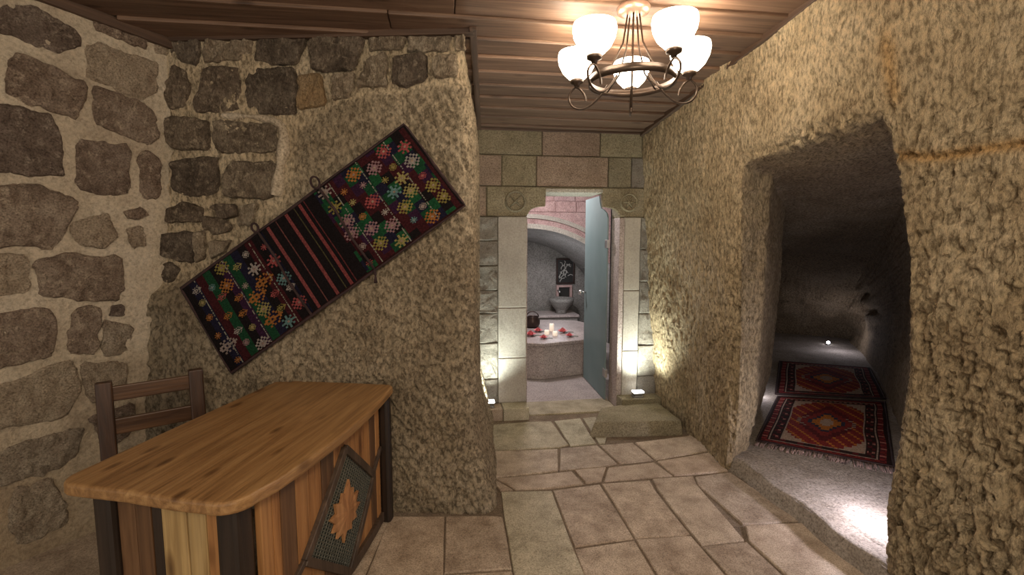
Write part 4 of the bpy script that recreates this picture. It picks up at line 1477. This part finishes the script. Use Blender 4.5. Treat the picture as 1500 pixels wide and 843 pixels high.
LEAFP = ["...#...", "..###..", "#.#.#.#", ".#####.", "#.#.#.#", "..###..", "#..#..#", ".#.#.#.", "..###..", "...#..."]
cols = [(.52, .46, .42), (.55, .22, .06), (.50, .40, .36), (.52, .12, .12), (.42, .34, .10), (.20, .36, .36), (.48, .28, .30), (.58, .50, .46), (.5, .42, .16)]


def motif(ci, cj, pat, c, c2, s=1):
    for a_, row in enumerate(pat):
        for b_, ch in enumerate(row):
            if ch == '.':
                continue
            for p in range(s):
                for q_ in range(s):
                    i_, j_ = ci + (a_ - 3) * s + p, cj + (b_ - 3) * s + q_
                    if 2 <= i_ < NXB - 2 and 2 <= j_ < NYB - 2:
                        CB[i_, j_] = c2 if ch == 'o' else c


for bi in range(6):
    for bj in range(6):
        ci = 9 + bi * 15 + int(rr.integers(-3, 4)); cj = 9 + bj * 17 + (8 if bi % 2 else 0) + int(rr.integers(-3, 4))
        if ci > 86 or cj > 97:
            continue
        k = int(rr.integers(0, 9)); motif(ci, cj, [STAR, FLW, LEAFP][int(rr.integers(0, 3))], [.55 * q for q in cols[k]], (.3, .2, .17), 1 if rr.random() < .6 else 2)
for bi in range(6):
    for bj in range(6):
        ci = 158 + bi * 16 + int(rr.integers(-2, 3)); cj = 9 + bj * 17 + (8 if bi % 2 else 0) + int(rr.integers(-2, 3))
        if ci > 244 or cj > 97:
            continue
        k = int(rr.integers(0, 9)); motif(ci, cj, [STAR, FLW, STAR][int(rr.integers(0, 3))], [.6 * q for q in cols[k]], (.33, .24, .18), 2 if rr.random() < .55 else 1)
for i0 in (14, 46, 76, 166, 196, 226):      # thin pale warp lines
    CB[i0, rr.random(NYB) < .6] = (.25, .24, .2)
CB[:2] = BK; CB[-5:] = (.05, .012, .014); CB[-2:] = BK; CB[:, :2] = BK; CB[:, -2:] = (.03, .01, .01)
CB = CB * .72 * (.7 + .6 * rr.random((NXB, NYB, 1)))


def bag_wave(P, u, v):
    Q = P.reshape(-1, 3)
    h = vnoise(Q, 5).reshape(u.shape) * .012 - .012 * np.exp(-((u - .49) / .12) ** 2)
    n = np.array(P_BLOCK.n)
    return h[..., None] * n


cloth('weave', BC, NXB, NYB, CB, bag, bag_wave)
e = MB()
loop = []
for a_, b_ in ((0, 1), (1, 2), (2, 3), (3, 0)):
    for k in range(24):
        p = BC[a_].lerp(BC[b_], k / 24)
        loop.append(p - P_BLOCK.n * (.006 + (.010 * math.exp(-((k / 24 - .49) / .14) ** 2) if a_ in (0, 2) else 0)))
e.tube(loop, .009, 6, True).build('braided_edge', M_BRAID, bag, True)


def uv(u, v, h=0.0):
    return (BC[0].lerp(BC[1], u)).lerp(BC[3].lerp(BC[2], u), v) + P_BLOCK.n * h


for u_ in (.36, .63):
    c = uv(u_, -.02, .012); ax = (BC[1] - BC[0]).normalized(); ay = (BC[0] - BC[3]).normalized()
    r_ = .032 if u_ > .5 else .024
    MB().tube([c + ax * r_ * math.cos(a) * .75 + ay * (r_ * math.sin(a) + r_ * .5) for a in [2 * PI * k / 18 for k in range(18)]], .006, 6, True).build('loop', M_BRAID, bag, True)
    MB().tube([uv(u_, 0, .008), uv(u_ + .004, .3, .010), uv(u_ - .004, .6, .010), uv(u_, 1.0, .008)], .007, 6).build('lacing_cord', M_BRAID, bag, True)
c = uv(.63, 1.0, .012)
tm = MB()
tm.tube([c, c + Vector((.004, 0, -.03))], .008, 8)
for k in range(10):
    a = 2 * PI * k / 10
    tm.tube([c + Vector((.004, 0, -.03)), c + Vector((.004 + .009 * math.cos(a), .006 * math.sin(a), -.075))], [.004, .002], 4)
tm.build('tassel', M_BRAID, bag, True)

# ------------------------------------------------------------------ desk
D0 = Vector((-.84, 1.42, 0)); e1 = Vector((.135, .9908, 0)).normalized(); e2 = Vector((-e1.y, e1.x, 0))
drot = math.atan2(e1.y, e1.x) - PI / 2        # local y runs along the desk, local -x toward the chair
desk = thing('desk', 'rustic wooden desk with a bowed plank front, leaf panel and thick honey-coloured top', 'desk', D0, drot)
# local frame: (x right/front side, y along)
def bow(y):                                   # how far the front edge bulges at y
    return .055 * (1 - ((y - .66) / .66) ** 2)


DL_ = 1.27
edge = []
# front edge from near to far, rounded near corner
for i in range(7):
    a = -PI / 2 + (PI / 2) * i / 6
    edge.append((-.10 + .09 * math.cos(a) + .0, .09 + .09 * math.sin(a) + .005))
for i in range(1, 15):
    y = .09 + (DL_ - .03 - .09) * i / 14
    edge.append((bow(y) - .012, y))
edge.append((bow(DL_) - .03, DL_)); 
edge.append((-.66, DL_)); edge.append((-.71, DL_ - .04))
edge.append((-.735, .13))
for i in range(1, 7):
    a = PI + (PI / 2) * i / 6
    edge.append((-.665 + .07 * math.cos(a), .12 + .075 * math.sin(a)))
edge.append((-.45, .035)); edge.append((-.25, .012))
# the top is four planks glued along the length
TOPZ, TK = .775, .047
tp = MB().prism(edge, TOPZ - TK, TOPZ).build('top', M_TOP, desk, bev=.012)
tp.modifiers['bevel'].segments = 3
# posts
for x, y, w_, d_ in ((-.115, .115, .085, .085), (-.645, .155, .08, .06), (-.03, DL_ - .075, .06, .06), (-.645, DL_ - .08, .06, .06)):
    MB().box(x - w_ / 2, x + w_ / 2, y - d_ / 2, y + d_ / 2, 0.0, TOPZ - TK).build('post', M_POST, desk, bev=.018)
# near end planks
xs = [(-.605, -.525, M_PLANK_B), (-.522, -.455, M_PLANK_B), (-.452, -.41, M_POST), (-.407, -.30, M_PLANK_Y), (-.297, -.22, M_PLANK_Y), (-.217, -.16, M_PLANK_O)]
for x0, x1, m_ in xs:
    t0 = .16 - .045 * (x0 + .605) / .445; t1 = .16 - .045 * (x1 + .605) / .445
    g = R.uniform(-.003, .003)
    MB().hexa([(x0, t0 - .012 + g, .02), (x1, t1 - .012 + g, .02), (x1, t1 + .012, .02), (x0, t0 + .012, .02)],
              [(x0, t0 - .012 + g, TOPZ - TK), (x1, t1 - .012 + g, TOPZ - TK), (x1, t1 + .012, TOPZ - TK), (x0, t0 + .012, TOPZ - TK)]).build('plank', m_, desk, bev=.004)


def front(y, z, h=0.0):                       # a point on the bowed front panel
    return Vector((-.085 + bow(y) * .8 + h, y, z))


ys = [.16, .215, .26, .345, .43, .52, .62, .72, .82, .92, 1.02, 1.10, 1.165]
pm = [M_PLANK_O, M_PLANK_O, M_PLANK_B, M_PLANK_O, M_PLANK_O, M_PLANK_B, M_PLANK_O, M_PLANK_O, M_PLANK_O, M_PLANK_O, M_PLANK_B, M_PLANK_O]
for k in range(len(ys) - 1):
    y0, y1 = ys[k] + .0015, ys[k + 1] - .0015; g = R.uniform(-.002, .003)
    MB().hexa([front(y0, .03, -.012), front(y0, .03, .012 + g), front(y1, .03, .012 + g), front(y1, .03, -.012)],
              [front(y0, TOPZ - TK, -.012), front(y0, TOPZ - TK, .012 + g), front(y1, TOPZ - TK, .012 + g), front(y1, TOPZ - TK, -.012)]).build('plank', pm[k], desk, bev=.004)


def bar(a, b, w_, h0, h1, name, mat):
    """a bar lying on the bowed front between two (y,z) points"""
    n_ = 8; m_ = MB(); V_ = []; F_ = []
    dy, dz = b[0] - a[0], b[1] - a[1]; l = math.hypot(dy, dz); ny_, nz_ = -dz / l * w_ / 2, dy / l * w_ / 2
    for i in range(n_ + 1):
        s = i / n_; y = a[0] + dy * s; z = a[1] + dz * s
        V_ += [front(y + ny_, z + nz_, h0), front(y - ny_, z - nz_, h0), front(y - ny_, z - nz_, h1), front(y + ny_, z + nz_, h1)]
    for i in range(n_):
        for q_ in range(4):
            F_.append((i * 4 + q_, i * 4 + (q_ + 1) % 4, i * 4 + 4 + (q_ + 1) % 4, i * 4 + 4 + q_))
    F_ += [(0, 1, 2, 3), tuple(n_ * 4 + q_ for q_ in (3, 2, 1, 0))]
    return m_.add(V_, F_).build(name, mat, desk, bev=.003)


# where the leaf panel's corners fall on the front, measured on the panel's own plane
Pf = Plane(D0 + e1 * .0 + (-e2) * (-.045), e1, (0, 0, 1))
LC = [Pf.hit(*p) for p in [(497, 657), (543, 696), (504, 838), (441, 822)]]
print('leaf panel', [(round(a, 3), round(b, 3)) for a, b in LC])
TQ, RQ, BQ, LQ = LC
for a, b in ((TQ, RQ), (RQ, BQ), (BQ, LQ), (LQ, TQ)):
    bar(a, b, .036, .008, .034, 'lattice_bar', M_BAR)
bar(RQ, (1.16, RQ[1] + .09), .026, .008, .028, 'brace', M_BAR)
bar(LQ, (LQ[0] - .30, LQ[1] - .17), .026, .008, .028, 'brace', M_BAR)
bar((.16, .045), (1.165, .045), .05, .008, .030, 'bottom_rail', M_BAR)
n_ = 9; V_ = []
for i in range(n_ + 1):
    for j in range(n_ + 1):
        u_, v_ = i / n_, j / n_
        p = [lerp(lerp(TQ[c], RQ[c], u_), lerp(LQ[c], BQ[c], u_), v_) for c in (0, 1)]
        V_.append(front(p[0], p[1], .015))
obj('backing_panel', V_, grid_faces(n_ + 1, n_ + 1).tolist(), M_MESH, desk)
wm = MB()
for k in range(1, 18):
    a = [lerp(TQ[c], RQ[c], k / 18) for c in (0, 1)]; b = [lerp(LQ[c], BQ[c], k / 18) for c in (0, 1)]
    wm.tube([front(lerp(a[0], b[0], s), lerp(a[1], b[1], s), .019) for s in (0, .33, .66, 1)], .003, 4)
for k in range(1, 34):
    a = [lerp(TQ[c], LQ[c], k / 34) for c in (0, 1)]; b = [lerp(RQ[c], BQ[c], k / 34) for c in (0, 1)]
    wm.tube([front(lerp(a[0], b[0], s), lerp(a[1], b[1], s), .021) for s in (0, .5, 1)], .003, 4)
o = wm.build('wire_mesh', M_WIRE, desk); o['kind'] = 'stuff'
# carved leaf
lc_ = Pf.hit(497, 748)
LEAF = [(0, -.115), (.012, -.075), (.045, -.082), (.04, -.055), (.075, -.05), (.062, -.025), (.095, 0.0), (.062, .012), (.075, .05), (.04, .042), (.035, .075), (.018, .068), (0, .115)]
LEAF = LEAF + [(-x, z) for x, z in LEAF[-2:0:-1]]
n_ = len(LEAF)
ca, sa = math.cos(-.25), math.sin(-.25)
V_ = []
for h in (.022, .034):
    for x, z in LEAF:
        x2, z2 = x * 1.55, z * 1.2
        V_.append(front(lc_[0] + x2 * ca - z2 * sa, lc_[1] + x2 * sa + z2 * ca, h))
V_.append(front(lc_[0], lc_[1], .044))
F_ = [(i, (i + 1) % n_, n_ + (i + 1) % n_, n_ + i) for i in range(n_)] + [(n_ + i, n_ + (i + 1) % n_, 2 * n_) for i in range(n_)] + [tuple(range(n_ - 1, -1, -1))]
fixn(obj('carved_leaf', V_, F_, M_LEAF, desk))
# far end panel and a stretcher keep the desk closed at the wall side
for k in range(5):
    x0 = -.60 + k * .105
    MB().box(x0, x0 + .102, DL_ - .09, DL_ - .066, .02, TOPZ - TK).build('plank', M_PLANK_B, desk, bev=.004)

# ------------------------------------------------------------------ chair behind the desk
pL = Vector((-1.84, 2.12, 0)); pR = Vector((-1.565, 2.34, 0))
cdir = (pR - pL); cw = cdir.length; crot = math.atan2(cdir.y, cdir.x)
chair = thing('chair', 'dark wooden ladder-back chair tucked behind the desk', 'chair', (pL + pR) / 2, crot)
hw_ = cw / 2
for s in (-1, 1):
    m_ = MB(); x = s * hw_; t_ = .031
    pts = [(0, 0.0), (.0, .45), (.035, .95)]
    secs = []
    for dy, z in pts:
        secs.append([(x - t_, dy - .022, z), (x + t_, dy - .022, z), (x + t_, dy + .022, z), (x - t_, dy + .022, z)])
    V_ = sum(secs, []); F_ = [(3, 2, 1, 0), (8, 9, 10, 11)]
    for i in range(2):
        for q_ in range(4):
            F_.append((i * 4 + q_, i * 4 + (q_ + 1) % 4, i * 4 + 4 + (q_ + 1) % 4, i * 4 + 4 + q_))
    m_.add(V_, F_).build('rear_leg', M_CHAIR, chair, bev=.007)
    MB().box(x - .022, x + .022, -.40, -.356, 0, .45).build('front_leg', M_CHAIR, chair, bev=.006)
    MB().box(x - .012, x + .012, -.37, -.01, .2, .235).build('stretcher', M_CHAIR, chair, bev=.004)
for z0, z1 in ((.855, .925), (.70, .775)):
    y_ = .035 * ((z0 + z1) / 2 - .45) / .5
    MB().box(-hw_ + .02, hw_ - .02, y_ - .011, y_ + .011, z0, z1).build('slat', M_SLAT, chair, bev=.005)
MB().box(-hw_ + .01, hw_ - .01, -.392, -.368, .25, .28).build('stretcher', M_CHAIR, chair, bev=.004)
MB().box(-hw_ - .015, hw_ + .015, -.415, .0, .44, .475).build('seat', M_RUSH, chair, bev=.012)

# ------------------------------------------------------------------ chandelier
CH = Vector((.600, 2.51, 0)); ZR, RR = 2.385, .215
zc_ = zceil(wh(CH.x, CH.y)[1]) - .028
ch = thing('chandelier', 'bronze five-arm chandelier with glowing white bowl shades under the board ceiling', 'chandelier', (CH.x, CH.y, zc_))
L0 = lambda z: z - zc_
MB().lathe([(0, .02), (.075, .02), (.082, .008), (.075, -.012), (.05, -.022), (0, -.026)], seg=32).build('canopy', M_CANOPY, ch, True)
# flat hoop
m_ = MB(); n_ = 56; V_ = []; F_ = []
for i in range(n_):
    a = 2 * PI * i / n_
    for r, z in ((RR, ZR - .02), (RR, ZR + .02), (RR - .006, ZR + .02), (RR - .006, ZR - .02)):
        V_.append((r * math.cos(a), r * math.sin(a), L0(z)))
for i in range(n_):
    j = (i + 1) % n_
    for q_ in range(4):
        F_.append((i * 4 + q_, i * 4 + (q_ + 1) % 4, j * 4 + (q_ + 1) % 4, j * 4 + q_))
m_.add(V_, F_).build('hoop', M_IRON, ch, True)
for k in range(5):                            # hanging rods
    a = 3.866 + 2 * PI * k / 5 + PI / 5
    c, s = math.cos(a), math.sin(a)
    MB().tube([(.03 * c, .03 * s, -.02), (.05 * c, .05 * s, L0(ZR + .18)), (.11 * c, .11 * s, L0(ZR + .06)), (RR * c, RR * s, L0(ZR))], .0045, 8).build('rod', M_IRON, ch, True)
MB().tube([(0, 0, -.02), (0, 0, L0(2.235))], .0055, 8).build('centre_rod', M_IRON, ch, True)
fin = MB().lathe([(0, 0), (.007, .006), (.007, .02), (.0055, .03)], (0, 0, L0(2.225)), 10).build('finial', M_IRON, ch, True)
RS = .297
for k in range(5):
    a = 3.866 + 2 * PI * k / 5; c, s = math.cos(a), math.sin(a)
    crv = [(RR - .09, 0), (RR - .05, -.05), (RR, -.09), (RR + .05, -.105), (RR + .10, -.09), (RR + .128, -.05), (RR + .125, -.015), (RR + .10, .010), (RS, .016),
           (RR + .055, -.005), (RR + .035, -.035), (RR + .030, -.065)]
    # smooth
    for _ in range(2):
        q2 = [crv[0]]
        for i in range(len(crv) - 1):
            p_, r_ = crv[i], crv[i + 1]
            q2 += [(p_[0] * .75 + r_[0] * .25, p_[1] * .75 + r_[1] * .25), (p_[0] * .25 + r_[0] * .75, p_[1] * .25 + r_[1] * .75)]
        crv = q2 + [crv[-1]]
    arm = MB().tube([(r * c, r * s, L0(ZR + z)) for r, z in crv], .0055, 8).build('arm', M_IRON, ch, True)
    cx_, cy_, cz_ = RS * c, RS * s, L0(ZR + .016)
    MB().lathe([(0, 0), (.012, 0), (.016, .012), (.034, .02), (.036, .036), (.026, .04), (0, .04)], (cx_, cy_, cz_), 20).build('cup', M_IRON, arm, True)
    sh = [(.022, .036), (.045, .045), (.075, .075), (.095, .115), (.101, .15), (.096, .175), (.091, .174), (.096, .15), (.09, .116), (.071, .08), (.042, .051), (.0, .046)]
    MB().lathe(sh, (cx_, cy_, cz_), 28).build('shade', M_SHADE, arm, True)
    lamp('chandelier_bulb', 'POINT', CH + Vector((cx_, cy_, ZR + .006 + .24)), 0.3, WARM, .05)
